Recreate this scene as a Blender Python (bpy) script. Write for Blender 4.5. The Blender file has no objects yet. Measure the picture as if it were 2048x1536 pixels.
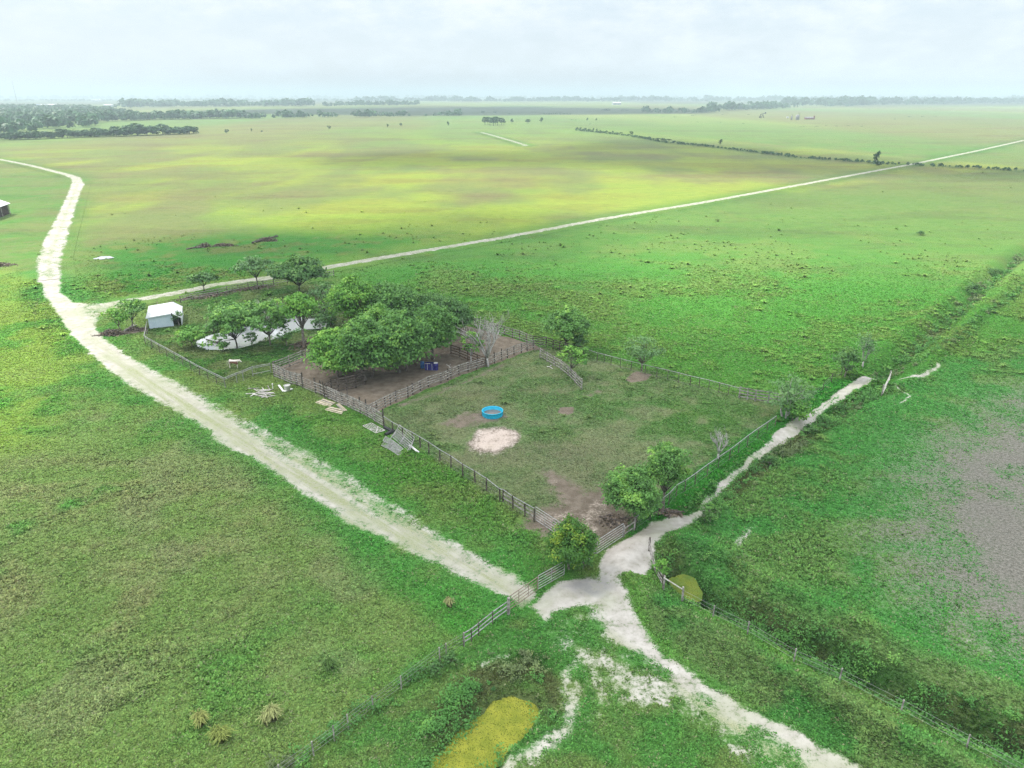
import bpy, math, random
import numpy as np
from mathutils import Vector, Matrix

R = math.radians
rng = np.random.default_rng(11)
random.seed(5)
scene = bpy.context.scene
COL = scene.collection

# ------------------------------------------------------------------ camera
CAM_H = 36.0
FPX = 1420.0                       # focal length in pixels of a 2048 px wide frame
PITCH = math.atan((768 - 191) / FPX)
cd = bpy.data.cameras.new('camera')
cam = bpy.data.objects.new('camera', cd)
COL.objects.link(cam)
cd.sensor_width = 36.0
cd.lens = FPX / 2048 * 36.0
cd.clip_start = 0.5
cd.clip_end = 60000
cam.location = (0, 0, CAM_H)
cam.rotation_euler = (math.pi / 2 - PITCH, 0, 0)
scene.camera = cam
scene.view_settings.view_transform = 'Standard'
scene.view_settings.look = 'None'
scene.view_settings.exposure = 0.45
scene.view_settings.gamma = 1.0
scene.render.engine = 'CYCLES'
scene.cycles.max_bounces = 6
scene.cycles.diffuse_bounces = 3
scene.cycles.glossy_bounces = 2
scene.cycles.transmission_bounces = 4
scene.cycles.transparent_max_bounces = 8
scene.cycles.volume_bounces = 0
scene.cycles.use_denoising = True
scene.cycles.denoiser = 'OPENIMAGEDENOISE'
scene.cycles.denoising_input_passes = 'RGB_ALBEDO_NORMAL'
scene.cycles.denoising_prefilter = 'NONE'

# ------------------------------------------------------------------ sun and sky
SUN_DIR = Vector((-0.62, 0.30, 0.80)).normalized()      # towards the sun
sd_ = bpy.data.lights.new('sun', 'SUN')
sd_.energy = 4.3
sd_.angle = R(2.0)
sd_.color = (1.0, 0.95, 0.86)
sun = bpy.data.objects.new('sun', sd_)
COL.objects.link(sun)
sun.rotation_euler = SUN_DIR.to_track_quat('Z', 'Y').to_euler()
SUN_EL = math.asin(SUN_DIR.z)
SUN_AZ = math.atan2(SUN_DIR.x, SUN_DIR.y)

world = bpy.data.worlds.new('World')
scene.world = world
world.use_nodes = True
wt = world.node_tree
for n in list(wt.nodes):
    wt.nodes.remove(n)


class NT:
    """small helper to wire shader nodes"""
    def __init__(self, tree):
        self.t = tree

    def n(self, kind, ins=None, **props):
        nd = self.t.nodes.new(kind)
        for k, v in props.items():
            setattr(nd, k, v)
        if ins:
            for k, v in ins.items():
                self.set(nd.inputs[k], v)
        return nd

    def set(self, sock, v):
        if hasattr(v, 'is_output'):
            self.t.links.new(v, sock)
        else:
            if isinstance(v, (tuple, list)) and len(v) == 3 and sock.type == 'RGBA':
                v = (*v, 1.0)
            sock.default_value = v

    def math(self, op, a, b=0.0, c=None, clamp=False):
        nd = self.t.nodes.new('ShaderNodeMath')
        nd.operation = op
        nd.use_clamp = clamp
        self.set(nd.inputs[0], a)
        self.set(nd.inputs[1], b)
        if c is not None:
            self.set(nd.inputs[2], c)
        return nd.outputs[0]

    def mix(self, f, a, b, mode='MIX'):
        nd = self.t.nodes.new('ShaderNodeMix')
        nd.data_type = 'RGBA'
        nd.blend_type = mode
        nd.clamp_factor = True
        self.set(nd.inputs[0], f)
        self.set(nd.inputs[6], a)
        self.set(nd.inputs[7], b)
        return nd.outputs[2]

    def step(self, v, lo, hi):
        nd = self.t.nodes.new('ShaderNodeMapRange')
        nd.interpolation_type = 'SMOOTHSTEP'
        self.set(nd.inputs[0], v)
        nd.inputs[1].default_value = lo
        nd.inputs[2].default_value = hi
        return nd.outputs[0]

    def noise(self, vec, scale, detail=3.0, rough=0.55):
        nd = self.t.nodes.new('ShaderNodeTexNoise')
        nd.inputs['Scale'].default_value = scale
        nd.inputs['Detail'].default_value = detail
        nd.inputs['Roughness'].default_value = rough
        if vec is not None:
            self.t.links.new(vec, nd.inputs['Vector'])
        return nd.outputs[0]


W = NT(wt)
sky = W.n('ShaderNodeTexSky', sky_type='NISHITA')
sky.sun_disc = False
sky.sun_elevation = SUN_EL
sky.sun_rotation = SUN_AZ
sky.air_density = 1.0
sky.dust_density = 2.0
sky.ozone_density = 1.0
tc = W.n('ShaderNodeTexCoord')
sep = W.n('ShaderNodeSeparateXYZ', {0: tc.outputs['Generated']})
elev = W.math('MAXIMUM', sep.outputs[2], 0.0)
# thin veil of cloud, brighter towards the zenith as in a hazy overcast
stretch = W.n('ShaderNodeMapping', {'Vector': tc.outputs['Generated'], 'Scale': (1.0, 1.0, 2.6)})
n_big = W.noise(stretch.outputs[0], 7.5, 7.0, 0.58)
n_fine = W.noise(stretch.outputs[0], 20.0, 6.0, 0.62)
cl = W.math('ADD', W.math('MULTIPLY', n_big, 0.55), W.math('MULTIPLY', n_fine, 0.45))
cover = W.step(cl, 0.37, 0.67)
low = W.step(elev, 0.0, 0.13)
veil_fac = W.math('ADD', 0.82, W.math('MULTIPLY', W.math('MULTIPLY', cover, 0.18), 1.0))
horizon_fac = W.math('SUBTRACT', 1.0, low)
fac = W.math('MAXIMUM', veil_fac, W.math('MULTIPLY', horizon_fac, 0.93))
zen = W.step(elev, 0.12, 0.75)
white = W.mix(zen, W.mix(low, (6.35, 7.0, 7.6), W.mix(cover, (6.0, 6.95, 7.7), (7.3, 7.75, 8.15))), (14.5, 15.0, 15.4))
skycol = W.mix(fac, sky.outputs[0], white)
bg = W.n('ShaderNodeBackground', {'Color': skycol, 'Strength': 0.1})
wo = W.n('ShaderNodeOutputWorld', {'Surface': bg.outputs[0]})


# ------------------------------------------------------------------ maths helpers
SP, CP = math.sin(PITCH), math.cos(PITCH)


def gp(px, py):
    """the place on the ground plane seen at a pixel of the 2048x1536 photograph"""
    a = (px - 1024) / FPX
    b = -(py - 768) / FPX
    dx, dy, dz = a, CP + b * SP, -SP + b * CP
    t = CAM_H / -dz
    return (dx * t, dy * t)


def gps(pts):
    return np.array([gp(*p) for p in pts])


def height_at(base, top_y):
    """height of something standing at base whose top is seen at pixel row top_y"""
    Y = base[1]
    t = (768 - top_y) / FPX
    return CAM_H + Y * (t * CP - SP) / (CP + t * SP)


def mpp(base):
    """metres per photo pixel at a ground point"""
    return (base[1] * CP + CAM_H * SP) / FPX


def project(P):
    w = P[:, 2] - CAM_H
    f = P[:, 1] * CP - w * SP
    u = P[:, 1] * SP + w * CP
    f = np.where(f < 0.1, 0.1, f)
    return 1024 + FPX * P[:, 0] / f, 768 - FPX * u / f


def hash2(ix, iy, seed):
    h = (ix.astype(np.int64) * 374761393 + iy.astype(np.int64) * 668265263 + seed * 974711) & 0x7fffffff
    h = ((h ^ (h >> 13)) * 1274126177) & 0x7fffffff
    h = (h ^ (h >> 16)) & 0xffff
    return h / 65535.0


def vnoise(x, y, seed=0):
    ix, iy = np.floor(x), np.floor(y)
    fx, fy = x - ix, y - iy
    fx = fx * fx * (3 - 2 * fx)
    fy = fy * fy * (3 - 2 * fy)
    a = hash2(ix, iy, seed); b = hash2(ix + 1, iy, seed)
    c = hash2(ix, iy + 1, seed); d = hash2(ix + 1, iy + 1, seed)
    return (a * (1 - fx) + b * fx) * (1 - fy) + (c * (1 - fx) + d * fx) * fy


def fbm(x, y, scale, seed=0, octv=3):
    s, amp, tot = 0.0, 1.0, 0.0
    ca, sa = 0.8, 0.6
    for o in range(octv):
        s = s + amp * vnoise(x / scale, y / scale, seed + o * 17)
        tot += amp
        amp *= 0.5
        scale *= 0.48
        x, y = x * ca - y * sa, x * sa + y * ca
    return s / tot


def sstep(v, lo, hi):
    t = np.clip((v - lo) / (hi - lo), 0, 1)
    return t * t * (3 - 2 * t)


def seg_dist(P, a, b):
    ab = b - a
    L = max((ab ** 2).sum(), 1e-9)
    t = np.clip(((P - a) @ ab) / L, 0, 1)
    return np.sqrt((((P - a) - t[:, None] * ab) ** 2).sum(1)), t


def poly_sd(P, poly):
    """signed distance to a polygon, positive inside"""
    d = np.full(len(P), 1e9)
    inside = np.zeros(len(P), bool)
    n = len(poly)
    for i in range(n):
        a, b = poly[i], poly[(i + 1) % n]
        d = np.minimum(d, seg_dist(P, a, b)[0])
        c = ((a[1] > P[:, 1]) != (b[1] > P[:, 1]))
        if abs(b[1] - a[1]) > 1e-9:
            xi = (b[0] - a[0]) * (P[:, 1] - a[1]) / (b[1] - a[1]) + a[0]
            inside ^= c & (P[:, 0] < xi)
    return np.where(inside, d, -d)


def near(P, pts, m):
    lo, hi = pts.min(0) - m, pts.max(0) + m
    return np.nonzero((P[:, 0] > lo[0]) & (P[:, 0] < hi[0]) & (P[:, 1] > lo[1]) & (P[:, 1] < hi[1]))[0]


def in_poly(P, px_poly, soft, grow=0.0):
    poly = gps(px_poly)
    out = np.zeros(len(P))
    ix = near(P, poly, soft + abs(grow) + 1)
    if len(ix):
        out[ix] = sstep(poly_sd(P[ix], poly) + grow, -soft, soft)
    return out


def on_line(P, px_line, width, soft):
    """1 on a band along a polyline; width may be a list, one per point (metres)"""
    pts = gps(px_line)
    ws = width if isinstance(width, (list, tuple)) else [width] * len(pts)
    out = np.zeros(len(P))
    m = max(ws) + soft + 1
    ix = near(P, pts, m)
    if len(ix):
        Q = P[ix]
        best = np.full(len(Q), -1e9)
        for i in range(len(pts) - 1):
            d, t = seg_dist(Q, pts[i], pts[i + 1])
            w = ws[i] + (ws[i + 1] - ws[i]) * t
            best = np.maximum(best, w * 0.5 - d)
        out[ix] = sstep(best, -soft, soft)
    return out


def line_d(P, px_line, m=30.0):
    pts = gps(px_line)
    out = np.full(len(P), 1e3)
    ix = near(P, pts, m)
    if len(ix):
        d = np.full(len(ix), 1e3)
        for i in range(len(pts) - 1):
            d = np.minimum(d, seg_dist(P[ix], pts[i], pts[i + 1])[0])
        out[ix] = d
    return out


# ------------------------------------------------------------------ object helpers
ORIGIN = {}


def tag(o, label=None, cat=None, group=None, kind=None):
    if label: o['label'] = label
    if cat: o['category'] = cat
    if group: o['group'] = group
    if kind: o['kind'] = kind
    return o


def thing(name, label, cat, loc, group=None):
    o = bpy.data.objects.new(name, None)
    o.empty_display_size = 0.2
    COL.objects.link(o)
    o.location = loc
    ORIGIN[o.name] = Vector(loc)
    tag(o, label, cat, group)
    return o


def link_mesh(name, me, mat, parent=None):
    o = bpy.data.objects.new(name, me)
    COL.objects.link(o)
    if mat is not None:
        me.materials.append(mat)
    if parent is not None:
        o.parent = parent
        ORIGIN[o.name] = ORIGIN[parent.name]
    return o


def np_mesh(name, V, F, mat, parent=None, attrs=None, smooth=False):
    """V (n,3) world coordinates, F (m,k) faces"""
    V = np.asarray(V, dtype=np.float64)
    if parent is not None:
        V = V - np.array(ORIGIN[parent.name])
    me = bpy.data.meshes.new(name)
    n, m, k = len(V), len(F), F.shape[1]
    me.vertices.add(n)
    me.vertices.foreach_set('co', V.astype(np.float32).ravel())
    me.loops.add(m * k)
    me.loops.foreach_set('vertex_index', F.astype(np.int32).ravel())
    me.polygons.add(m)
    me.polygons.foreach_set('loop_start', (np.arange(m) * k).astype(np.int32))
    me.polygons.foreach_set('loop_total', np.full(m, k, np.int32))
    if smooth:
        me.polygons.foreach_set('use_smooth', np.ones(m, bool))
    me.update(calc_edges=True)
    for an, av in (attrs or {}).items():
        av = np.asarray(av, dtype=np.float32)
        if av.ndim == 2:
            if av.shape[1] == 3:
                av = np.concatenate([av, np.ones((len(av), 1), np.float32)], 1)
            at = me.attributes.new(an, 'FLOAT_COLOR', 'POINT')
            at.data.foreach_set('color', av.ravel())
        else:
            at = me.attributes.new(an, 'FLOAT', 'POINT')
            at.data.foreach_set('value', av)
    return link_mesh(name, me, mat, parent)


class MB:
    """collects boxes, bars and tubes in world coordinates into one mesh"""
    def __init__(self):
        self.v, self.f = [], []

    def add(self, verts, faces):
        o = len(self.v)
        self.v += [tuple(p) for p in verts]
        self.f += [tuple(i + o for i in fc) for fc in faces]
        return self

    def bar(self, a, b, w, h, up=(0, 0, 1)):
        """a rectangular bar from a to b, w sideways, h along up"""
        a, b, up = Vector(a), Vector(b), Vector(up)
        d = (b - a).normalized()
        if abs(d.dot(up)) > 0.97:
            up = Vector((0, 1, 0))
        s = d.cross(up).normalized()
        u = s.cross(d).normalized()
        vs = []
        for p in (a, b):
            for sx, sy in ((-1, -1), (1, -1), (1, 1), (-1, 1)):
                vs.append(p + s * sx * w / 2 + u * sy * h / 2)
        return self.add(vs, [(0, 1, 2, 3), (7, 6, 5, 4), (0, 4, 5, 1), (1, 5, 6, 2), (2, 6, 7, 3), (3, 7, 4, 0)])

    def tube(self, pts, radii, n=6, cap=True):
        pts = [Vector(p) for p in pts]
        if not isinstance(radii, (list, tuple)):
            radii = [radii] * len(pts)
        rings = []
        for i, p in enumerate(pts):
            d = (pts[min(i + 1, len(pts) - 1)] - pts[max(i - 1, 0)])
            d = d.normalized() if d.length > 1e-9 else Vector((0, 0, 1))
            ref = Vector((0, 0, 1)) if abs(d.z) < 0.9 else Vector((1, 0, 0))
            s = d.cross(ref).normalized()
            u = s.cross(d).normalized()
            rings.append([p + (s * math.cos(2 * math.pi * k / n) + u * math.sin(2 * math.pi * k / n)) * radii[i] for k in range(n)])
        vs = [q for r in rings for q in r]
        fs = []
        for i in range(len(pts) - 1):
            for k in range(n):
                k2 = (k + 1) % n
                fs.append((i * n + k, i * n + k2, (i + 1) * n + k2, (i + 1) * n + k))
        if cap:
            fs.append(tuple(range(n))[::-1])
            fs.append(tuple(range((len(pts) - 1) * n, len(pts) * n)))
        return self.add(vs, fs)

    def lathe(self, c, prof, n=24, closed=False):
        """profile of (radius, z) turned around the vertical through c"""
        c = Vector(c)
        vs, fs = [], []
        for r, z in prof:
            for k in range(n):
                a = 2 * math.pi * k / n
                vs.append(c + Vector((r * math.cos(a), r * math.sin(a), z)))
        for i in range(len(prof) - 1):
            for k in range(n):
                k2 = (k + 1) % n
                fs.append((i * n + k, i * n + k2, (i + 1) * n + k2, (i + 1) * n + k))
        if closed:
            fs.append(tuple(range(n))[::-1])
            fs.append(tuple(range((len(prof) - 1) * n, len(prof) * n)))
        return self.add(vs, fs)

    def build(self, name, mat, parent=None, smooth=False):
        me = bpy.data.meshes.new(name)
        off = Vector((0, 0, 0)) if parent is None else ORIGIN[parent.name]
        me.from_pydata([Vector(p) - off for p in self.v], [], self.f)
        if smooth:
            for p in me.polygons:
                p.use_smooth = True
        me.update()
        o = link_mesh(name, me, mat, parent)
        if parent is None:
            ORIGIN[o.name] = Vector((0, 0, 0))
        return o


# ------------------------------------------------------------------ materials
def new_mat(name):
    m = bpy.data.materials.new(name)
    m.use_nodes = True
    for n in list(m.node_tree.nodes):
        m.node_tree.nodes.remove(n)
    return m, NT(m.node_tree)


def surf(name, c1, c2, scale=4.0, rough=0.8, spec=0.3, metal=0.0, bump=0.0, detail=4.0, lo=0.35, hi=0.65, stretch=None):
    """two-tone noisy surface"""
    m, N = new_mat(name)
    tcn = N.n('ShaderNodeTexCoord')
    vec = tcn.outputs['Object']
    if stretch:
        vec = N.n('ShaderNodeMapping', {'Vector': vec, 'Scale': stretch}).outputs[0]
    ns = N.noise(vec, scale, detail)
    col = N.mix(N.step(ns, lo, hi), c1, c2)
    b = N.n('ShaderNodeBsdfPrincipled', {'Base Color': col, 'Roughness': rough, 'Metallic': metal, 'Specular IOR Level': spec})
    if bump:
        bp = N.n('ShaderNodeBump', {'Height': ns, 'Strength': bump, 'Distance': 0.02})
        N.set(b.inputs['Normal'], bp.outputs[0])
    N.n('ShaderNodeOutputMaterial', {'Surface': b.outputs[0]})
    return m


def up_normal(N, own, up):
    """shading normal of thin leaves, turned part of the way to the sky"""
    geo = N.n('ShaderNodeNewGeometry')
    a = N.n('ShaderNodeVectorMath', {0: geo.outputs['Normal'], 1: (own, own, own)}, operation='MULTIPLY')
    b = N.n('ShaderNodeVectorMath', {0: a.outputs[0], 1: (0.0, 0.0, up)}, operation='ADD')
    return N.n('ShaderNodeVectorMath', {0: b.outputs[0]}, operation='NORMALIZE').outputs[0]


def leaf_mat(name, ca, cb, cc, trans=0.3, clump=0.5):
    """leaves: three tones picked per leaf and per clump, part of the light passing through"""
    m, N = new_mat(name)
    at = N.n('ShaderNodeAttribute', attribute_name='rnd')
    tcn = N.n('ShaderNodeTexCoord')
    ns = N.noise(tcn.outputs['Object'], clump, 3.0)
    f = N.math('ADD', N.math('MULTIPLY', at.outputs['Fac'], 0.55), N.math('MULTIPLY', N.step(ns, 0.32, 0.68), 0.45))
    col = N.mix(N.step(f, 0.05, 0.5), ca, cb)
    col = N.mix(N.step(f, 0.55, 0.98), col, cc)
    d = N.n('ShaderNodeBsdfPrincipled', {'Base Color': col, 'Roughness': 0.55, 'Specular IOR Level': 0.25, 'Normal': up_normal(N, 0.9, 0.38)})
    t = N.n('ShaderNodeBsdfTranslucent', {'Color': N.mix(0.5, col, (0.12, 0.22, 0.02))})
    mx = N.n('ShaderNodeMixShader', {0: trans, 1: d.outputs[0], 2: t.outputs[0]})
    N.n('ShaderNodeOutputMaterial', {'Surface': mx.outputs[0]})
    return m


M = {}
M['wood_grey'] = surf('weathered_wood', (0.17, 0.155, 0.14), (0.42, 0.395, 0.37), 3.0, 0.9, bump=0.3)
M['wood_dark'] = surf('dark_wood', (0.045, 0.036, 0.03), (0.15, 0.125, 0.105), 3.0, 0.9, bump=0.3)
M['wood_pale'] = surf('pale_board', (0.42, 0.36, 0.26), (0.62, 0.55, 0.42), 2.5, 0.85)
M['wood_brown'] = surf('brown_board', (0.09, 0.055, 0.035), (0.20, 0.14, 0.10), 3.0, 0.9)
M['wood_white'] = surf('bleached_wood', (0.42, 0.39, 0.36), (0.72, 0.69, 0.66), 3.0, 0.9)
M['pipe'] = surf('galvanised_pipe', (0.22, 0.22, 0.22), (0.38, 0.38, 0.385), 4.0, 0.5, 0.5, 0.3)
M['pipe_dark'] = surf('rusted_pipe', (0.06, 0.05, 0.045), (0.15, 0.12, 0.10), 4.0, 0.7)
M['pipe_brown'] = surf('brown_pipe', (0.16, 0.11, 0.09), (0.28, 0.21, 0.17), 4.0, 0.6)
M['gate'] = surf('gate_steel', (0.27, 0.265, 0.26), (0.46, 0.455, 0.45), 4.0, 0.45, 0.5, 0.2)
M['wire'] = surf('fence_wire', (0.22, 0.22, 0.22), (0.34, 0.34, 0.34), 8.0, 0.6, 0.4, 0.4)
M['white_metal'] = surf('white_sheet_metal', (0.66, 0.68, 0.70), (0.80, 0.81, 0.82), 1.2, 0.5)
M['wall_metal'] = surf('shed_wall_metal', (0.56, 0.67, 0.76), (0.64, 0.73, 0.81), 1.5, 0.55)  # white sheet in shade: the blue-grey is put into its colour
M['trim_metal'] = surf('shed_trim', (0.60, 0.64, 0.68), (0.7, 0.73, 0.76), 2.0, 0.5)
M['barn_wall'] = surf('barn_boards', (0.035, 0.022, 0.02), (0.08, 0.05, 0.045), 1.5, 0.9)
M['blue'] = surf('blue_plastic', (0.005, 0.40, 0.62), (0.01, 0.48, 0.70), 2.0, 0.4, 0.4)
M['barrel_blue'] = surf('light_blue_plastic', (0.02, 0.12, 0.36), (0.05, 0.20, 0.48), 3.0, 0.45, 0.4)
M['barrel_navy'] = surf('navy_plastic', (0.016, 0.015, 0.14), (0.03, 0.03, 0.22), 3.0, 0.5, 0.4)
M['white_plastic'] = surf('white_plastic', (0.62, 0.62, 0.60), (0.80, 0.80, 0.78), 5.0, 0.5, 0.4)
M['black_plastic'] = surf('black_plastic', (0.012, 0.014, 0.016), (0.03, 0.033, 0.036), 4.0, 0.45, 0.5)
M['bark'] = surf('bark', (0.10, 0.085, 0.07), (0.26, 0.23, 0.20), 5.0, 0.9, bump=0.4)
M['bark_dark'] = surf('dark_bark', (0.04, 0.034, 0.03), (0.11, 0.095, 0.08), 5.0, 0.9, bump=0.4)
M['bark_pale'] = surf('dead_bark', (0.30, 0.28, 0.27), (0.54, 0.52, 0.50), 5.0, 0.9)
M['brush'] = surf('cut_brush', (0.07, 0.055, 0.045), (0.22, 0.18, 0.16), 3.0, 0.95)
M['rust'] = surf('rust_red_steel', (0.16, 0.06, 0.05), (0.28, 0.13, 0.11), 1.0, 0.7)
M['steel_dark'] = surf('dark_steel', (0.03, 0.03, 0.035), (0.08, 0.08, 0.09), 1.0, 0.6)
M['tank_grey'] = surf('tank_grey', (0.20, 0.19, 0.22), (0.32, 0.31, 0.34), 0.5, 0.6)
M['roof_far'] = surf('far_roof', (0.60, 0.62, 0.64), (0.74, 0.75, 0.76), 0.1, 0.6)
M['roof_blue'] = surf('far_blue_roof', (0.10, 0.22, 0.42), (0.16, 0.30, 0.52), 0.1, 0.6)
M['wall_far'] = surf('far_wall', (0.36, 0.38, 0.42), (0.48, 0.5, 0.53), 0.1, 0.7)

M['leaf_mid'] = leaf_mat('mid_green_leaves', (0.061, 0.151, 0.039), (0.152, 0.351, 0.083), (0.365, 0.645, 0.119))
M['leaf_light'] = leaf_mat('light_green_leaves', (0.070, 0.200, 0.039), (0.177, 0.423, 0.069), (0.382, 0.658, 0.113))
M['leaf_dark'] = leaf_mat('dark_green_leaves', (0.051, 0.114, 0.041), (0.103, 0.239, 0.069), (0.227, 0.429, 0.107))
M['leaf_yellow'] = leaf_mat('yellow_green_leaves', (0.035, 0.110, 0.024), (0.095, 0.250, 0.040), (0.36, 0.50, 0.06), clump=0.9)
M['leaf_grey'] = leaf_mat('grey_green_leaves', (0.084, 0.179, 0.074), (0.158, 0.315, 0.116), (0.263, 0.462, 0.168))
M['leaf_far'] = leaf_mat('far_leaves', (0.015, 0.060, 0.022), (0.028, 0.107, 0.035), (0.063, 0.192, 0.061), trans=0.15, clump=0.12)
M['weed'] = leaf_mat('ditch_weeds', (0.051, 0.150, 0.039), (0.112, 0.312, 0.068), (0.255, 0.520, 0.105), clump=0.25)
M['weed_brown'] = leaf_mat('seeding_weeds', (0.091, 0.117, 0.062), (0.168, 0.234, 0.098), (0.308, 0.403, 0.140), clump=0.35)
M['litter'] = leaf_mat('dead_leaves', (0.10, 0.07, 0.05), (0.20, 0.15, 0.11), (0.30, 0.24, 0.18), trans=0.05)


def ground_material():
    m, N = new_mat('pasture_ground')
    geo = N.n('ShaderNodeNewGeometry')
    P = geo.outputs['Position']
    ca = N.n('ShaderNodeAttribute', attribute_name='col')
    ma = N.n('ShaderNodeAttribute', attribute_name='mask')
    thatch = N.n('ShaderNodeAttribute', attribute_name='thatch').outputs['Fac']
    sepm = N.n('ShaderNodeSeparateColor', {0: ma.outputs['Color']})
    sand, mud, gray = sepm.outputs[0], sepm.outputs[1], sepm.outputs[2]
    wet = ma.outputs['Alpha']
    flat = N.n('ShaderNodeMapping', {'Vector': P, 'Scale': (1, 1, 0.0)}).outputs[0]
    n_m = N.noise(flat, 0.9, 5.0, 0.6)
    n_f = N.noise(flat, 3.6, 5.0, 0.65)
    n_u = N.noise(flat, 11.0, 4.0, 0.7)
    n_l = N.noise(flat, 0.012, 5.0, 0.55)
    n_s = N.noise(flat, 0.16, 4.0, 0.6)
    # grass colour varied at blade, tuft and patch size
    v = N.math('ADD', N.math('MULTIPLY', n_u, 0.55), N.math('MULTIPLY', n_f, 0.45))
    g = N.mix(N.step(v, 0.30, 0.70), N.mix(1.0, ca.outputs['Color'], (0.44, 0.52, 0.44), 'MULTIPLY'),
              N.mix(1.0, ca.outputs['Color'], (1.55, 1.42, 1.50), 'MULTIPLY'))
    g = N.mix(N.math('MULTIPLY', N.step(n_f, 0.60, 0.74), 0.25), g, (0.22, 0.19, 0.11))
    g = N.mix(N.math('MULTIPLY', N.step(n_s, 0.52, 0.72), 0.22), g, (0.20, 0.22, 0.06))
    for sc_, sx_, k_ in ((0.055, 0.45, 0.75), (0.014, 0.35, 0.8)):
        n_y = N.noise(N.n('ShaderNodeMapping', {'Vector': P, 'Scale': (sx_, 1.0, 0.0)}).outputs[0], sc_, 5.0, 0.6)
        g = N.mix(N.math('MULTIPLY', N.step(n_y, 0.50, 0.62), k_), g, N.mix(1.0, g, (0.90, 0.80, 0.95), 'MULTIPLY'))
        g = N.mix(N.math('MULTIPLY', N.step(n_y, 0.50, 0.38), k_ * 0.5), g, N.mix(1.0, g, (0.82, 0.98, 0.9), 'MULTIPLY'))
    n_k = N.noise(N.n('ShaderNodeMapping', {'Vector': P, 'Scale': (0.6, 1.0, 0.0)}).outputs[0], 0.42, 5.0, 0.62)
    g = N.mix(N.math('MULTIPLY', N.step(n_k, 0.50, 0.66), 0.42), g, N.mix(1.0, g, (0.60, 0.72, 0.70), 'MULTIPLY'))
    g = N.mix(N.math('MULTIPLY', N.step(n_k, 0.46, 0.34), 0.30), g, N.mix(1.0, g, (1.35, 1.18, 1.2), 'MULTIPLY'))
    # grey stubble
    gc = N.mix(N.step(v, 0.36, 0.62), (0.085, 0.083, 0.068), (0.275, 0.260, 0.228))
    edge1 = N.math('ADD', gray, N.math('MULTIPLY', N.math('SUBTRACT', N.math('ADD', N.math('MULTIPLY', n_f, 0.4), N.math('MULTIPLY', n_u, 0.6)), 0.5), 2.3))
    g = N.mix(N.step(edge1, 0.28, 0.72), g, gc)
    # trodden soil
    mc = N.mix(N.step(n_m, 0.34, 0.66), (0.148, 0.118, 0.088), (0.230, 0.190, 0.148))
    mc = N.mix(N.math('MULTIPLY', N.step(n_u, 0.52, 0.7), 0.55), mc, (0.34, 0.295, 0.24))
    mc = N.mix(N.math('MULTIPLY', N.step(n_f, 0.58, 0.7), 0.4), mc, (0.07, 0.055, 0.048))
    edge2 = N.math('ADD', mud, N.math('MULTIPLY', N.math('SUBTRACT', N.math('ADD', N.math('MULTIPLY', n_m, 0.45), N.math('MULTIPLY', n_u, 0.55)), 0.5), 1.25))
    g = N.mix(N.step(edge2, 0.40, 0.60), g, mc)
    # pale shell and sand
    sc = N.mix(N.step(n_m, 0.30, 0.70), (0.355, 0.33, 0.295), (0.525, 0.497, 0.465))
    sc = N.mix(N.math('MULTIPLY', N.step(n_s, 0.42, 0.62), 0.55), sc, (0.31, 0.335, 0.225))
    sc = N.mix(N.math('MULTIPLY', N.step(n_u, 0.53, 0.72), 0.6), sc, (0.30, 0.30, 0.235))
    sc = N.mix(N.math('MULTIPLY', N.step(n_f, 0.60, 0.75), 0.45), sc, (0.30, 0.32, 0.19))
    sc = N.mix(N.math('MULTIPLY', mud, 0.9), sc, (0.56, 0.45, 0.385))
    rot = N.n('ShaderNodeMapping', {'Vector': flat, 'Rotation': (0, 0, R(44))}).outputs[0]
    n_r = N.noise(N.n('ShaderNodeMapping', {'Vector': rot, 'Scale': (0.10, 1.5, 0.0)}).outputs[0], 1.0, 4.0, 0.6)
    thatch = N.math('MULTIPLY', thatch, N.math('ADD', 0.45, N.math('MULTIPLY', N.step(n_r, 0.36, 0.60), 0.85)))
    thf = N.math('MULTIPLY', thatch, N.math('ADD', 0.35, N.math('MULTIPLY', N.step(N.math('ADD', N.math('MULTIPLY', n_m, .5), N.math('MULTIPLY', n_f, .5)), 0.36, 0.62), 0.6)))
    sc = N.mix(thf, sc, N.mix(N.step(n_u, 0.38, 0.62), (0.205, 0.238, 0.115), (0.335, 0.35, 0.215)))
    edge3 = N.math('ADD', sand, N.math('MULTIPLY', N.math('SUBTRACT', N.math('ADD', N.math('MULTIPLY', n_m, 0.34), N.math('ADD', N.math('MULTIPLY', n_f, 0.34), N.math('MULTIPLY', n_u, 0.32))), 0.5), 2.0))
    fs = N.step(edge3, 0.36, 0.72)
    g = N.mix(fs, g, sc)
    g = N.mix(N.math('MULTIPLY', wet, N.math('ADD', 0.35, N.math('MULTIPLY', N.step(n_m, 0.4, 0.62), 0.45))), g, (0.24, 0.235, 0.23))
    hgt = N.math('ADD', N.math('MULTIPLY', n_u, 0.4), N.math('MULTIPLY', n_f, 0.9))
    bstr = N.math('SUBTRACT', 0.9, N.math('MULTIPLY', fs, 0.65))
    bp = N.n('ShaderNodeBump', {'Height': hgt, 'Strength': bstr, 'Distance': 0.22})
    b = N.n('ShaderNodeBsdfPrincipled', {'Base Color': g, 'Roughness': 0.95, 'Specular IOR Level': 0.08, 'Normal': bp.outputs[0]})
    N.n('ShaderNodeOutputMaterial', {'Surface': b.outputs[0]})
    return m


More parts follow.
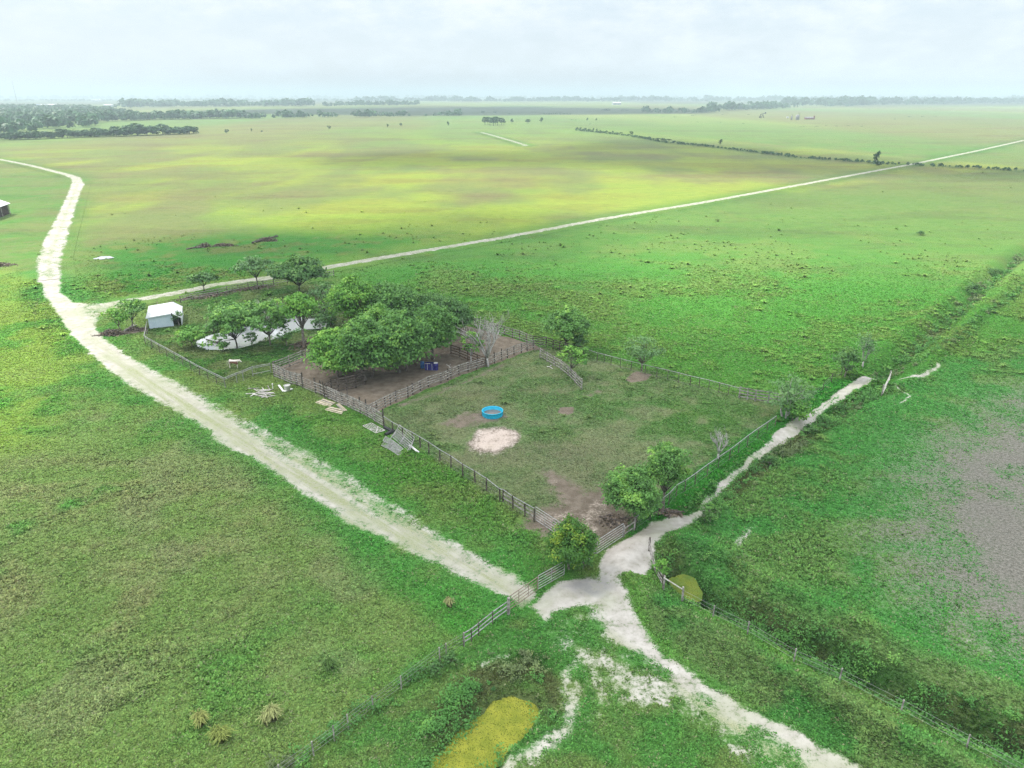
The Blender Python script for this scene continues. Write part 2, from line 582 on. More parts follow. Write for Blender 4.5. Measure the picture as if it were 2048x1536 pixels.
def grass_material():
    m, N = new_mat('grass_blades')
    ca = N.n('ShaderNodeAttribute', attribute_name='col')
    d = N.n('ShaderNodeBsdfDiffuse', {'Color': ca.outputs['Color'], 'Normal': up_normal(N, 0.35, 0.8)})
    t = N.n('ShaderNodeBsdfTranslucent', {'Color': ca.outputs['Color']})
    mx = N.n('ShaderNodeMixShader', {0: 0.22, 1: d.outputs[0], 2: t.outputs[0]})
    N.n('ShaderNodeOutputMaterial', {'Surface': mx.outputs[0]})
    return m


M['ground'] = ground_material()
M['grass'] = grass_material()


def water_material(name, c, rough=0.06, ior=1.6):
    m, N = new_mat(name)
    geo = N.n('ShaderNodeNewGeometry')
    ns = N.noise(geo.outputs['Position'], 0.7, 2.0)
    bp = N.n('ShaderNodeBump', {'Height': ns, 'Strength': 0.05, 'Distance': 0.05})
    b = N.n('ShaderNodeBsdfPrincipled', {'Base Color': c, 'Roughness': rough, 'IOR': ior, 'Normal': bp.outputs[0]})
    N.n('ShaderNodeOutputMaterial', {'Surface': b.outputs[0]})
    return m


M['water'] = water_material('cloudy_pond_water', (0.47, 0.485, 0.495), 0.04, 2.1)  # murky base, paled further to carry part of the reflected sky


def scum_material():
    m, N = new_mat('yellow_duckweed')
    geo = N.n('ShaderNodeNewGeometry')
    P = geo.outputs['Position']
    vo = N.n('ShaderNodeTexVoronoi', {'Vector': P, 'Scale': 14.0})
    n1 = N.noise(P, 1.1, 4.0)
    n2 = N.noise(P, 9.0, 3.0)
    c = N.mix(N.step(n1, 0.35, 0.65), (0.175, 0.205, 0.028), (0.265, 0.275, 0.040))
    c = N.mix(N.step(N.math('ADD', vo.outputs[0], N.math('MULTIPLY', n2, 0.45)), 0.80, 1.0), c, (0.10, 0.12, 0.016))
    bp = N.n('ShaderNodeBump', {'Height': n2, 'Strength': 0.6, 'Distance': 0.05})
    b = N.n('ShaderNodeBsdfPrincipled', {'Base Color': c, 'Roughness': 0.9, 'Specular IOR Level': 0.05, 'Normal': bp.outputs[0]})
    N.n('ShaderNodeOutputMaterial', {'Surface': b.outputs[0]})
    return m


M['scum'] = scum_material()

# ------------------------------------------------------------------ layout of the land (photo pixels -> ground)
ROAD_MAIN = [(75, 540), (85, 590), (115, 632), (140, 672), (190, 720), (250, 770), (340, 820), (415, 862), (412, 880), (500, 915), (590, 985), (690, 1050), (790, 1100), (900, 1150), (1010, 1205), (1045, 1228),
             (1085, 1182), (1000, 1130), (900, 1070), (800, 1010), (700, 945), (600, 890), (520, 848), (450, 808), (380, 773), (300, 730), (250, 705), (210, 677), (193, 652), (205, 630), (245, 616), (235, 600), (195, 606), (150, 604), (122, 584), (122, 545)]
ROAD_WEST = [(98, 560), (98, 520), (112, 480), (128, 440), (143, 400), (156, 368)]
ROAD_WEST_W = [4.6, 5.4, 5.6, 5.0, 4.8, 5.5]
ROAD_FAR = [(156, 368), (152, 356), (135, 350), (100, 341), (60, 331), (20, 323), (-60, 308), (-200, 290)]
ROAD_NORTH = [(190, 614), (230, 607), (330, 590), (430, 572), (540, 557), (650, 537), (800, 511), (1000, 478), (1200, 440), (1400, 407), (1560, 378), (1700, 352), (1830, 328), (1950, 303), (2048, 281), (2200, 255), (2400, 230)]
TRACK_FAR = [(962, 265), (985, 271), (1020, 281), (1052, 291), (1046, 293)]
GATE_SAND = [(1050, 1217), (1085, 1185), (1130, 1160), (1185, 1155), (1240, 1168), (1262, 1195), (1240, 1212), (1180, 1212), (1112, 1228), (1090, 1246)]
EAST_SAND = [(1195, 1132), (1215, 1100), (1262, 1078), (1300, 1046), (1350, 1030), (1405, 1012), (1385, 1048), (1335, 1072), (1312, 1100), (1302, 1132), (1292, 1155), (1240, 1160), (1200, 1148)]
LOW_TRACK = [(1178, 1205), (1240, 1180), (1266, 1205), (1282, 1245), (1312, 1290), (1390, 1340), (1500, 1415), (1720, 1545), (1800, 1600), (1600, 1620), (1540, 1545), (1430, 1440), (1330, 1360), (1235, 1290), (1175, 1240)]
SPECKLE = [(1080, 1250), (1180, 1215), (1260, 1260), (1400, 1360), (1560, 1500), (1640, 1570), (1500, 1560), (1420, 1470), (1320, 1420), (1230, 1420), (1180, 1450), (1130, 1500), (1060, 1560), (1000, 1545), (1100, 1480), (1150, 1420), (1120, 1340), (1080, 1290)]
LOW_LOOP = [(1115, 1275), (1172, 1312), (1128, 1350), (1145, 1400), (1140, 1450), (1095, 1495), (1030, 1525), (960, 1560)]
PATH_E = [(1395, 1022), (1450, 965), (1490, 928), (1530, 898), (1565, 870), (1600, 845), (1640, 820), (1680, 795), (1705, 772), (1735, 764), (1775, 764)]
PATH_E_W = [1.0, 0.8, 0.8, 1.1, 2.0, 2.4, 0.7, 0.7, 1.8, 1.5, 0.4]
PATH_E2 = [(1775, 764), (1810, 763), (1845, 757), (1880, 732)]
PATH_E3 = [(1790, 775), (1822, 792), (1800, 806)]
PATCH_POOL = [(925, 890), (955, 858), (1010, 850), (1048, 866), (1036, 890), (1000, 906), (950, 908)]
YARD_SE = [(1088, 945), (1130, 960), (1170, 988), (1215, 975), (1230, 1000), (1262, 1052), (1190, 1092), (1150, 1072), (1085, 1060), (1050, 1052), (1080, 1020), (1140, 1010)]
CORRAL = [(546, 744), (625, 702), (700, 650), (860, 636), (950, 656), (1070, 690), (1090, 700), (1066, 700), (960, 738), (840, 786), (738, 832), (660, 796), (606, 772)]
PADDOCK = [(742, 832), (960, 740), (1068, 700), (1092, 696), (1170, 713), (1320, 750), (1480, 795), (1562, 803), (1548, 855), (1440, 930), (1350, 990), (1262, 1058), (1192, 1104), (1068, 1040), (1000, 1002), (900, 935), (770, 856)]
POND_PEN = [(296, 652), (362, 606), (560, 572), (660, 560), (720, 640), (650, 702), (548, 744), (450, 770), (292, 688)]
BARE_FIELD = [(2300, 760), (2048, 795), (1990, 850), (1930, 880), (1880, 930), (1850, 985), (1835, 1040), (1815, 1090), (1850, 1165), (1920, 1225), (2048, 1292), (2400, 1400)]
POND = [(400, 680), (425, 668), (480, 655), (540, 642), (575, 632), (630, 633), (652, 640), (640, 655), (590, 658), (560, 672), (515, 682), (475, 694), (425, 695), (402, 688)]
SCUM_BIG = [(862, 1545), (885, 1498), (930, 1450), (985, 1398), (1030, 1383), (1068, 1393), (1076, 1415), (1055, 1458), (1005, 1512), (950, 1560), (900, 1575)]
SCUM_SMALL = [(1332, 1142), (1360, 1131), (1390, 1142), (1408, 1172), (1412, 1196), (1385, 1198), (1352, 1180)]
PUDDLE = [(188, 517), (200, 513), (222, 512), (226, 515), (205, 518)]
DITCH_SE = [(1350, 1140), (1380, 1165), (1440, 1200), (1520, 1240), (1620, 1290), (1760, 1360), (1900, 1430), (2048, 1500), (2300, 1630)]
DITCH_NE = [(1760, 752), (1800, 722), (1850, 680), (1910, 628), (1970, 570), (2048, 508), (2200, 400)]
DITCH_NE2 = [(1800, 745), (1850, 712), (1900, 690), (1960, 640), (2048, 575), (2200, 480)]
PATH_WEEDS = [(1390, 1030), (1430, 1000), (1480, 960), (1540, 915), (1600, 875), (1660, 835), (1720, 795), (1760, 780)]
PATH_GRASS = [(1290, 1062), (1360, 1000), (1450, 932), (1545, 868), (1600, 830), (1650, 800), (1690, 770)]
SCUM_BANK = [(862, 1460), (930, 1390), (990, 1345), (1060, 1330), (1105, 1370), (1110, 1440)]
WIRE_S = [(928, 1293), (880, 1318), (803, 1375), (747, 1420), (697, 1455), (628, 1510), (560, 1545), (480, 1590)]
FENCE_W_GRASS = [(770, 880), (850, 930), (900, 968), (960, 1000), (1010, 1040), (1060, 1075)]
HEDGE_NE = [(1155, 261), (1260, 272), (1330, 285), (1440, 296), (1600, 316), (1700, 323), (1760, 328), (1900, 334), (2048, 343), (2300, 360)]


RUT_R = [(215, 660), (260, 718), (390, 787), (530, 862), (705, 960), (905, 1085), (1060, 1187)]
RUT_L = [(100, 600), (150, 675), (262, 772), (425, 868), (602, 978), (802, 1090), (1016, 1198)]
RUT_M = [(160, 640), (300, 745), (468, 850), (645, 962), (850, 1085)]


def land(P):
    """colour of the grass, masks of bare ground, height and tussock density at ground points"""
    x, y = P[:, 0], P[:, 1]
    n = len(P)
    px, py = project(np.column_stack([x, y, np.zeros(n)]))
    dist = np.hypot(x, y)
    n60, n14, n3, n08 = fbm(x, y, 60, 1), fbm(x, y, 14, 2), fbm(x, y, 3.2, 3), fbm(x, y, 0.9, 4)
    n300 = fbm(x, y * 0.35, 300, 9)

    def C(*c):
        return np.array(c)[None, :]

    def mixc(c, d, f):
        f = np.clip(f, 0, 1)[:, None]
        return c * (1 - f) + d * f
    P0 = P
    wob = np.column_stack([fbm(x, y, 9, 51) - .5, fbm(x, y, 9, 57) - .5]) * 9.0
    fine = np.column_stack([fbm(x, y, 1.6, 52, 2) - .5, fbm(x, y, 1.6, 58, 2) - .5]) * 1.5
    P = P0 + wob * sstep(dist, 20, 60)[:, None] + fine
    rel = sstep(n14 * 0.5 + n3 * 0.3 + n60 * 0.2, 0.36, 0.64)
    col = mixc(C(0.185, 0.225, 0.090), C(0.105, 0.245, 0.058), rel)               # open pasture
    col = mixc(col, C(0.24, 0.21, 0.115), 0.55 * sstep(n3 * 0.6 + n60 * 0.4, 0.52, 0.70))
    # pasture west of the road: drier in its middle
    west = in_poly(P, [(-900, 640), (120, 700), (330, 840), (560, 1000), (800, 1130), (1000, 1230), (800, 1400), (560, 1560), (-900, 1700)], 6)
    wdry = in_poly(P, [(-300, 900), (150, 900), (520, 950), (640, 1080), (560, 1220), (300, 1330), (-300, 1300)], 7)
    col = mixc(col, mixc(C(0.205, 0.255, 0.110), C(0.115, 0.255, 0.075), sstep(n14 * 0.5 + n3 * 0.5, 0.40, 0.66)), west * 0.8)
    col = mixc(col, C(0.310, 0.250, 0.170), wdry * west * sstep(n14 * 0.45 + n3 * 0.55, 0.34, 0.60) * 0.75)
    col = mixc(col, C(0.085, 0.26, 0.062), west * sstep(n14 * 0.7 + n3 * 0.3, 0.56, 0.70) * 0.9)
    trail = np.maximum.reduce([on_line(P, [(-60, 1010), (180, 960), (330, 915), (450, 880)], 1.6, 1.6), on_line(P, [(-60, 1240), (160, 1160), (420, 1090), (640, 1110)], 1.2, 1.6), on_line(P, [(120, 1500), (330, 1300), (560, 1180)], 1.4, 1.8)])
    col = mixc(col, C(0.285, 0.275, 0.175), trail * 0.5 * sstep(n3, .3, .6))
    col = mixc(col, C(0.27, 0.25, 0.17), west * 0.55 * sstep(fbm(x, y, 7, 91), 0.56, 0.68))
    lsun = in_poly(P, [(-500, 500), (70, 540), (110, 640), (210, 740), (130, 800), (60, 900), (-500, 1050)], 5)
    col = mixc(col, mixc(C(0.27, 0.335, 0.075), C(0.13, 0.30, 0.07), sstep(n14 * .6 + n3 * .4, .42, .6)), lsun * 0.62)  # sunlit strip at the left edge, painted in as yellower grass
    verge = in_poly(P, ROAD_MAIN, 3.2, 2.6)
    col = mixc(col, C(0.085, 0.235, 0.068), verge * 0.8 * sstep(n3 * .5 + n14 * .5, .25, .55))
    # pasture east and north: lush near, yellower far
    east = in_poly(P, [(650, 545), (1000, 486), (1560, 384), (2048, 290), (2600, 200), (3000, 700), (2300, 1700), (1700, 1700), (1560, 1250), (1300, 1100), (1560, 800), (1070, 690), (940, 650), (800, 600)], 8)
    lush = np.clip(1.1 - (dist - 130) / 260, 0.12, 1)
    ecol = mixc(C(0.095, 0.235, 0.055), C(0.165, 0.240, 0.080), sstep(n14 * 0.45 + n60 * 0.3 + n3 * 0.25, 0.40, 0.62))
    col = mixc(col, ecol, east * lush)
    col = mixc(col, C(0.185, 0.215, 0.085), east * (1 - lush) * 0.8)
    nw = in_poly(P, [(165, 560), (175, 400), (180, 360), (-400, 300), (-400, 270), (960, 236), (1250, 262), (2048, 335), (1500, 390), (1000, 480), (640, 540), (400, 575), (230, 600)], 6)
    nwd = in_poly(P, [(120, 610), (135, 500), (300, 478), (560, 462), (900, 470), (640, 540), (300, 600)], 14)  # cloud-shaded near part of the field, painted in as darker green
    ncol = mixc(C(0.290, 0.335, 0.075), C(0.205, 0.240, 0.095), sstep(n60 * 0.30 + n300 * 0.25 + fbm(x, y * .5, 28, 97) * 0.45, 0.40, 0.60))
    ncol = mixc(ncol, C(0.215, 0.195, 0.11), 0.6 * sstep(fbm(x, y * .45, 22, 98) * .6 + n60 * .4, 0.52, 0.66))
    ncol = mixc(ncol, mixc(C(0.065, 0.20, 0.042), C(0.15, 0.185, 0.065), sstep(n14 * 0.5 + n3 * 0.5, 0.44, 0.64)), nwd)
    col = mixc(col, ncol, nw)
    farf = sstep(dist, 420, 800)
    fcol = mixc(C(0.265, 0.315, 0.105), C(0.170, 0.255, 0.090), sstep(fbm(x, y * 0.25, 420, 21), 0.42, 0.60))
    fcol = mixc(fcol, C(0.215, 0.195, 0.105), 0.7 * sstep(fbm(x, y * 0.22, 260, 24), 0.50, 0.66))
    col = mixc(col, fcol, farf * 0.8)
    # far fields; the distant cloud shadow is painted in as a dark band
    far_shade = in_poly(P, [(390, 221), (700, 217), (1000, 214), (1420, 219), (1420, 227), (960, 231), (820, 232), (390, 226)], 20)
    col = mixc(col, C(0.060, 0.080, 0.055), far_shade * 0.9)
    farther = sstep(dist, 3000, 4200) * sstep(fbm(x, y * 0.3, 1500, 33), 0.45, 0.55)
    col = mixc(col, C(0.12, 0.13, 0.08), farther * 0.8)
    # grazed paddock and pond pen
    P = P0
    pad = in_poly(P, PADDOCK, 0.8)
    pcol = mixc(C(0.225, 0.215, 0.155), C(0.140, 0.192, 0.095), sstep(n14 * 0.3 + n3 * 0.45 + n08 * 0.25, 0.38, 0.62))
    pcol = mixc(pcol, C(0.20, 0.175, 0.14), 0.55 * in_poly(P, [(780, 840), (960, 760), (1010, 830), (960, 860), (880, 880)], 3) + 0.5 * in_poly(P, [(1010, 900), (1220, 900), (1250, 1000), (1100, 1050), (1000, 1000)], 5))
    pcol = mixc(pcol, C(0.085, 0.18, 0.05), 0.8 * in_poly(P, [(1180, 790), (1420, 800), (1540, 820), (1500, 870), (1400, 900), (1250, 850)], 5) * sstep(n14 * 0.5 + n3 * 0.5, 0.40, 0.58))
    col = mixc(col, pcol, pad)
    pen = in_poly(P, POND_PEN, 0.8)
    qcol = mixc(C(0.140, 0.160, 0.080), C(0.078, 0.160, 0.050), sstep(n14 * 0.4 + n3 * 0.6, 0.38, 0.60))
    col = mixc(col, qcol, pen)
    P = P0 + fine * 0.8
    # field east of the ditch and the strip along the path
    se = in_poly(P, [(1330, 1080), (1450, 1000), (1720, 800), (1900, 720), (2300, 640), (2400, 1500), (2000, 1480), (1640, 1290), (1450, 1200), (1380, 1150)], 2)
    scol = mixc(C(0.085, 0.235, 0.075), C(0.150, 0.235, 0.092), sstep(n14 * 0.5 + n3 * 0.5, 0.42, 0.62))
    col = mixc(col, scol, se * 0.9)
    col = mixc(col, C(0.17, 0.20, 0.10), se * 0.75 * on_line(P, [(1480, 1210), (1600, 1250), (1750, 1310), (2048, 1420)], 3.4, 1.6))
    sl = in_poly(P, [(1290, 1170), (1360, 1210), (1600, 1340), (2048, 1560), (1800, 1600), (1500, 1410), (1300, 1270)], 0.8)
    col = mixc(col, mixc(C(0.080, 0.200, 0.065), C(0.145, 0.200, 0.090), sstep(n14 * 0.4 + n3 * 0.6, 0.45, 0.63)), sl)
    pgr = on_line(P, PATH_GRASS, 4.0, 0.8)
    col = mixc(col, C(0.048, 0.205, 0.040), pgr * 0.9)
    low = in_poly(P, [(1040, 1240), (1180, 1210), (1300, 1290), (1740, 1560), (1000, 1580), (860, 1560), (560, 1580), (700, 1470), (930, 1300)], 0.8)
    col = mixc(col, mixc(C(0.085, 0.205, 0.065), C(0.155, 0.195, 0.085), sstep(n14 * 0.3 + n3 * 0.7, 0.44, 0.62)), low * 0.85)
    # --- masks
    P = P0 + fine * 0.45
    sand = in_poly(P, ROAD_MAIN, 0.9) * 0.66
    core = on_line(P, [(100, 560), (160, 655), (240, 730), (360, 800), (480, 880), (620, 965), (760, 1050), (900, 1110), (1040, 1190)], [4, 4.5, 4, 3, 3, 2.2, 2.0, 1.8, 1.8], 1.2)
    grassy = on_line(P, [(420, 800), (520, 880), (640, 970), (800, 1060), (960, 1140)], 1.7, 0.9)
    sand = np.where(sand > 0, sand * (0.84 + 0.42 * core) - 0.10 * grassy * sstep(n3, 0.35, 0.6) * (sand > 0.3), 0)
    sand = np.maximum(sand, on_line(P, ROAD_WEST, ROAD_WEST_W, 0.8) * (0.62 + 0.22 * sstep(n3, 0.4, 0.6)))
    sand = np.maximum(sand, 0.30 * in_poly(P, [(120, 590), (215, 612), (240, 640), (160, 655)], 1.0))
    sand = np.maximum(sand, on_line(P, ROAD_FAR, [5.5, 5, 4.5, 4, 4, 4, 4, 4], 1.0) * 0.62)
    sand = np.maximum(sand, on_line(P, ROAD_NORTH, 3.4, 0.6) * 0.68)
    sand = np.maximum(sand, on_line(P, TRACK_FAR, 6, 2) * 0.55)
    sand = np.maximum(sand, in_poly(P, GATE_SAND, 0.7) * 0.84)
    sand = np.maximum(sand, in_poly(P, EAST_SAND, 0.6) * 0.84)
    sand = np.maximum(sand, on_line(P, [(1222, 1150), (1215, 1185), (1235, 1215)], 2.2, 0.7) * 0.75)
    sand = np.maximum(sand, in_poly(P, LOW_TRACK, 0.6) * (0.50 + 0.22 * sstep(n3, 0.3, 0.6)))
    sand = np.maximum(sand, on_line(P, [(1215, 1205), (1250, 1250), (1300, 1305), (1420, 1385), (1600, 1490), (1720, 1560)], [2.2, 2.0, 1.4, 1.2, 1.8, 2.0], 0.7) * 0.76)
    sand = np.maximum(sand, in_poly(P, SPECKLE, 0.8) * (0.36 + 0.22 * sstep(n3, 0.38, 0.62)))
    sand = np.maximum(sand, on_line(P, LOW_LOOP, [0.7, 0.8, 1.1, 1.1, 1.2, 1.4, 1.3, 1.2], 0.8) * 0.64)
    sand = np.maximum(sand, on_line(P, PATH_E, PATH_E_W, 0.35) * (0.62 + 0.28 * sstep(n3, .38, .6)))
    sand = np.maximum(sand, on_line(P, [(1588, 862), (1555, 880), (1530, 900), (1515, 915)], [1.6, 1.1, 0.6, 0.4], 0.3) * 0.8)
    sand = np.maximum(sand, on_line(P, [(1705, 772), (1670, 790), (1640, 812), (1615, 830)], [1.4, 0.8, 0.6, 0.4], 0.3) * 0.75)
    sand = np.maximum(sand, on_line(P, PATH_E2, [0.8, 0.6, 0.8, 0.6], 0.4) * 0.72)
    sand = np.maximum(sand, on_line(P, PATH_E3, 0.5, 0.35) * 0.66)
    sand = np.maximum(sand, on_line(P, [(1470, 1090), (1488, 1072), (1502, 1056)], [0.9, 1.1, 0.6], 0.6) * 0.60)
    sand = np.maximum(sand, on_line(P, [(970, 1328), (990, 1318), (1010, 1312)], 0.6, 0.5) * 0.66)
    sand = np.maximum(sand, on_line(P, [(1530, 1250), (1620, 1290), (1700, 1322), (1800, 1360), (1900, 1395)], 0.35, 0.4) * 0.45)
    sand = np.maximum(sand, on_line(P, [(1920, 1275), (1955, 1290), (1985, 1305)], 0.5, 0.4) * 0.55)
    sand = np.maximum(sand, on_line(P, [(1990, 1310), (2048, 1335)], 0.3, 0.4) * 0.5)
    sand = np.maximum(sand, in_poly(P, PATCH_POOL, 2.0) * 0.72)
    sand = np.maximum(sand, on_line(P, [(130, 905), (215, 812), (240, 830), (290, 868)], 1.2, 2.0) * 0.36)
    sand = np.maximum(sand, on_line(P, [(330, 905), (420, 872)], 4.0, 3.0) * 0.34)
    sand = np.maximum(sand, on_line(P, [(520, 832), (580, 805), (625, 792)], 0.35, 0.35) * 0.42)
    sand = np.maximum(sand, on_line(P, [(545, 842), (600, 812), (640, 797)], 0.35, 0.35) * 0.38)
    sand = np.maximum(sand, in_poly(P, [(150, 520), (180, 517), (190, 520), (165, 525)], 2) * 0.5)
    sand = np.maximum(sand, in_poly(P, [(1475, 241), (1560, 236), (1640, 238), (1700, 240), (1600, 243), (1540, 243)], 8) * 0.8)
    sand = np.maximum(sand, on_line(P, [(1640, 239), (1710, 235)], 9, 4) * 0.7)
    sand = np.maximum(sand, in_poly(P, YARD_SE, 3.2, 0.5) * 0.44 * sstep(n3, .2, .45))
    mud = in_poly(P, CORRAL, 0.6) * 0.95
    mud = np.maximum(mud, in_poly(P, PATCH_POOL, 1.5) * 0.8)
    mud = np.maximum(mud, in_poly(P, YARD_SE, 3.0, 1.0) * 0.78)
    mud = np.maximum(mud, in_poly(P, [(1246, 758), (1270, 742), (1305, 748), (1296, 762), (1262, 766)], 0.8) * 0.85)
    mud = np.maximum(mud, in_poly(P, [(1112, 825), (1120, 814), (1145, 813), (1150, 826), (1130, 833)], 0.6) * 0.85)
    mud = np.maximum(mud, on_line(P, [(800, 812), (880, 786), (960, 752), (1010, 728)], 1.8, 1.0) * 0.52)
    mud = np.maximum(mud, in_poly(P, [(860, 850), (930, 820), (1005, 815), (1030, 835), (990, 850), (920, 862)], 1.5) * 0.60)
    mud = np.maximum(mud, in_poly(P, [(1150, 790), (1200, 775), (1215, 782), (1180, 798)], 1.0) * 0.55)
    mud = np.maximum(mud, in_poly(P, [(1060, 1060), (1080, 1052), (1100, 1075), (1075, 1095)], 0.8) * 0.5)
    mud = np.maximum(mud, in_poly(P, [(1085, 1150), (1110, 1135), (1130, 1145), (1105, 1160)], 0.6) * 0.6)
    mud = np.maximum(mud, in_poly(P, [(225, 665), (290, 652), (300, 662), (240, 672)], 0.8) * 0.7)
    mud = np.maximum(mud, in_poly(P, [(560, 690), (650, 640), (660, 700), (600, 715)], 2.5) * 0.5)
    mud = np.maximum(mud, on_line(P, [(548, 752), (606, 776), (650, 796)], 1.0, 0.5) * 0.45)
    gray = in_poly(P, BARE_FIELD, 13.0, 4.5) * (0.62 + 0.5 * (n3 - 0.3))
    gray = np.maximum(gray, on_line(P, [(1860, 1210), (1900, 1240), (1960, 1275)], 1.2, 1.0) * 0.5)
    wet = in_poly(P, [(1130, 1175), (1165, 1152), (1215, 1155), (1232, 1175), (1200, 1192), (1160, 1195)], 0.5)
    # thatch growing in the tracks, thin where the wheels run
    rut = np.maximum.reduce([on_line(P, RUT_R, [2.0, 2.2, 1.8, 1.6, 1.5, 1.4, 1.4], 0.9), on_line(P, RUT_L, [1.6, 1.6, 1.4, 1.1, 1.0, 1.0, 1.0], 0.8), 0.7 * on_line(P, RUT_M, [2.0, 1.6, 1.0, 0.7, 0.5], 0.7)])
    rmain = in_poly(P, ROAD_MAIN, 0.6)
    thatch = rmain * (1 - 0.85 * rut) * sstep(px, 60, 330)
    for ln, off in ((ROAD_NORTH, 0.7), (ROAD_WEST, 0.9)):
        thatch = np.maximum(thatch, on_line(P, ln, off, 0.6) * 0.7)
    thatch = np.maximum(thatch, in_poly(P, LOW_TRACK, 0.4) * (1 - on_line(P, [(1215, 1205), (1250, 1250), (1300, 1305), (1420, 1385), (1600, 1490), (1720, 1560)], 1.7, 0.7)) * 0.8 * sstep(py, 1230, 1300))
    # --- weeds and tussocks
    P = P0
    ditch = np.maximum.reduce([on_line(P, DITCH_SE, [2.2, 2.6, 3, 3.4, 4, 4.4, 4.6, 4.8, 5], 0.8),
                               on_line(P, DITCH_NE, 1.8, 0.9) * 0.85, on_line(P, DITCH_NE2, 1.3, 0.9) * 0.45,
                               on_line(P, PATH_WEEDS, [2.0, 3.2, 2.6, 2.8, 3.0, 2.6, 2.4, 2.0], 0.8)])
    bank = np.maximum(on_line(P, SCUM_BANK, [1.4, 2.2, 2.6, 2.6, 1.2, 0.6], 0.6), on_line(P, WIRE_S[1:], 0.9, 0.9) * 0.6)
    bank = np.maximum(bank, np.maximum(on_line(P, SCUM_SMALL + SCUM_SMALL[:1], 1.5, 0.8) * 0.8, in_poly(P, SCUM_SMALL, .3) * .85 * sstep(n3, .42, .6)))
    bank = np.maximum(bank, on_line(P, SCUM_BIG + SCUM_BIG[:1], 0.7, 0.5) * 0.8)
    bank = np.maximum(bank, on_line(P, [(1322, 1120), (1380, 1110), (1450, 1130)], 2.4, 1.2) * 0.5)
    rim = on_line(P, POND + POND[:1], 2.2, 1.0) * (1 - in_poly(P, POND, 0.3, -0.8)) * 0.8
    weed = np.maximum.reduce([ditch, bank, rim])
    weed = np.where(sand > 0.4, 0, weed)
    col = mixc(col, mixc(C(0.050, 0.105, 0.034), C(0.105, 0.105, 0.060), sstep(n3 * 0.6 + n14 * 0.4, 0.46, 0.62)), weed * 0.95)
    hedge = on_line(P, HEDGE_NE, 7, 3)
    col = mixc(col, C(0.060, 0.120, 0.045), hedge * 0.7)
    for ln in (ROAD_NORTH[6:], ROAD_FAR[1:], TRACK_FAR):
        col = mixc(col, C(0.075, 0.19, 0.05), on_line(P, ln, 16, 4) * 0.5)
    tus = np.zeros(n)
    tus = np.maximum(tus, nwd * 0.75 * sstep(n14, 0.42, 0.62))
    tus = np.maximum(tus, east * 0.9 * sstep(n14 * 0.6 + n3 * 0.4, 0.44, 0.60) * np.clip(1.4 - dist / 230, 0.12, 1))
    tus = np.maximum(tus, on_line(P, FENCE_W_GRASS, [2, 4, 5, 5, 4, 2], 1.4) * 0.95)
    tus = np.maximum(tus, 0.55 * in_poly(P, [(520, 800), (620, 800), (760, 880), (900, 980), (1040, 1070), (1000, 1100), (760, 950), (600, 870)], 1.0) * sstep(n3, 0.42, 0.6))
    tus = np.maximum(tus, on_line(P, [(60, 560), (75, 610), (110, 660), (150, 705)], [3, 4, 5, 3], 1.5) * 0.9)
    tus = np.maximum(tus, on_line(P, [(70, 520), (100, 460), (130, 420)], 3, 2) * 0.4)
    tus = np.maximum(tus, west * 0.60 * sstep(n14 * 0.5 + n3 * 0.5, 0.49, 0.62) * sstep(px, 900, 200))
    tus = np.maximum(tus, west * 0.8 * in_poly(P, [(140, 1350), (220, 1230), (300, 1240), (420, 1200), (560, 1290), (520, 1420), (400, 1480), (120, 1520)], 3) * sstep(n3, 0.47, 0.60))
    tus = np.maximum(tus, 0.32 * pad * sstep(n14 * 0.5 + n3 * 0.5, 0.50, 0.62))
    tus = np.maximum(tus, 0.35 * pen * sstep(n3, 0.48, 0.62))
    tus = np.maximum(tus, pgr * 0.5)
    tus = np.maximum(tus, nw * 0.16 * sstep(n3 * .5 + n14 * .5, 0.52, 0.64) * sstep(dist, 420, 200))
    bare = np.maximum.reduce([sand, mud])
    tus = np.where((bare > 0.42) | (gray > 0.3), 0, tus)
    # --- height
    H = 0.10 * (n3 - 0.5) + 0.05 * (n08 - 0.5) + 0.25 * (n14 - 0.5)
    H = H * np.clip(1 - 0.75 * sstep(bare, 0.3, 0.6), 0, 1) * sstep(dist, 900, 300)
    dl = line_d(P, DITCH_SE)
    H = H - 1.6 * sstep(dl, 2.2, 0.5) + 0.55 * np.exp(-((dl - 4.2) / 1.3) ** 2)
    dl = line_d(P, DITCH_NE)
    H = H - 0.9 * sstep(dl, 2.6, 0.3) + 0.6 * np.exp(-((dl - 3.6) / 1.2) ** 2)
    dl = line_d(P, PATH_WEEDS)
    H = H - 0.45 * sstep(dl, 2.0, 0.3)
    H = H - 0.55 * in_poly(P, POND, 1.2, 0.3) - 0.75 * in_poly(P + fine * .9, SCUM_BIG, 0.7, 0.30) - 0.5 * in_poly(P + fine * 2.0, SCUM_SMALL, 0.7, 0.0) - 0.3 * in_poly(P, PUDDLE, 1.5, 0.6)
    H = H + 0.22 * on_line(P, ROAD_NORTH[3:], 4.5, 2.5) * sstep(dist, 900, 300)
    col = col * mixc(C(0.83, 1.06, 0.69), C(0.80, 0.86, 0.70), np.clip((dist - 130) / 200, 0, 1))
    return dict(thatch=thatch, col=col, mask=np.column_stack([sand, mud, gray, wet]), H=H, tus=tus, weed=weed, bare=bare, px=px, py=py, dist=dist, pad=pad, pen=pen)


def ground_z(x, y):
    return float(land(np.array([[x, y]]))['H'][0])


def G(px, py):
    """3-D point of the ground seen at a photo pixel"""
    x, y = gp(px, py)
    return (x, y, ground_z(x, y))


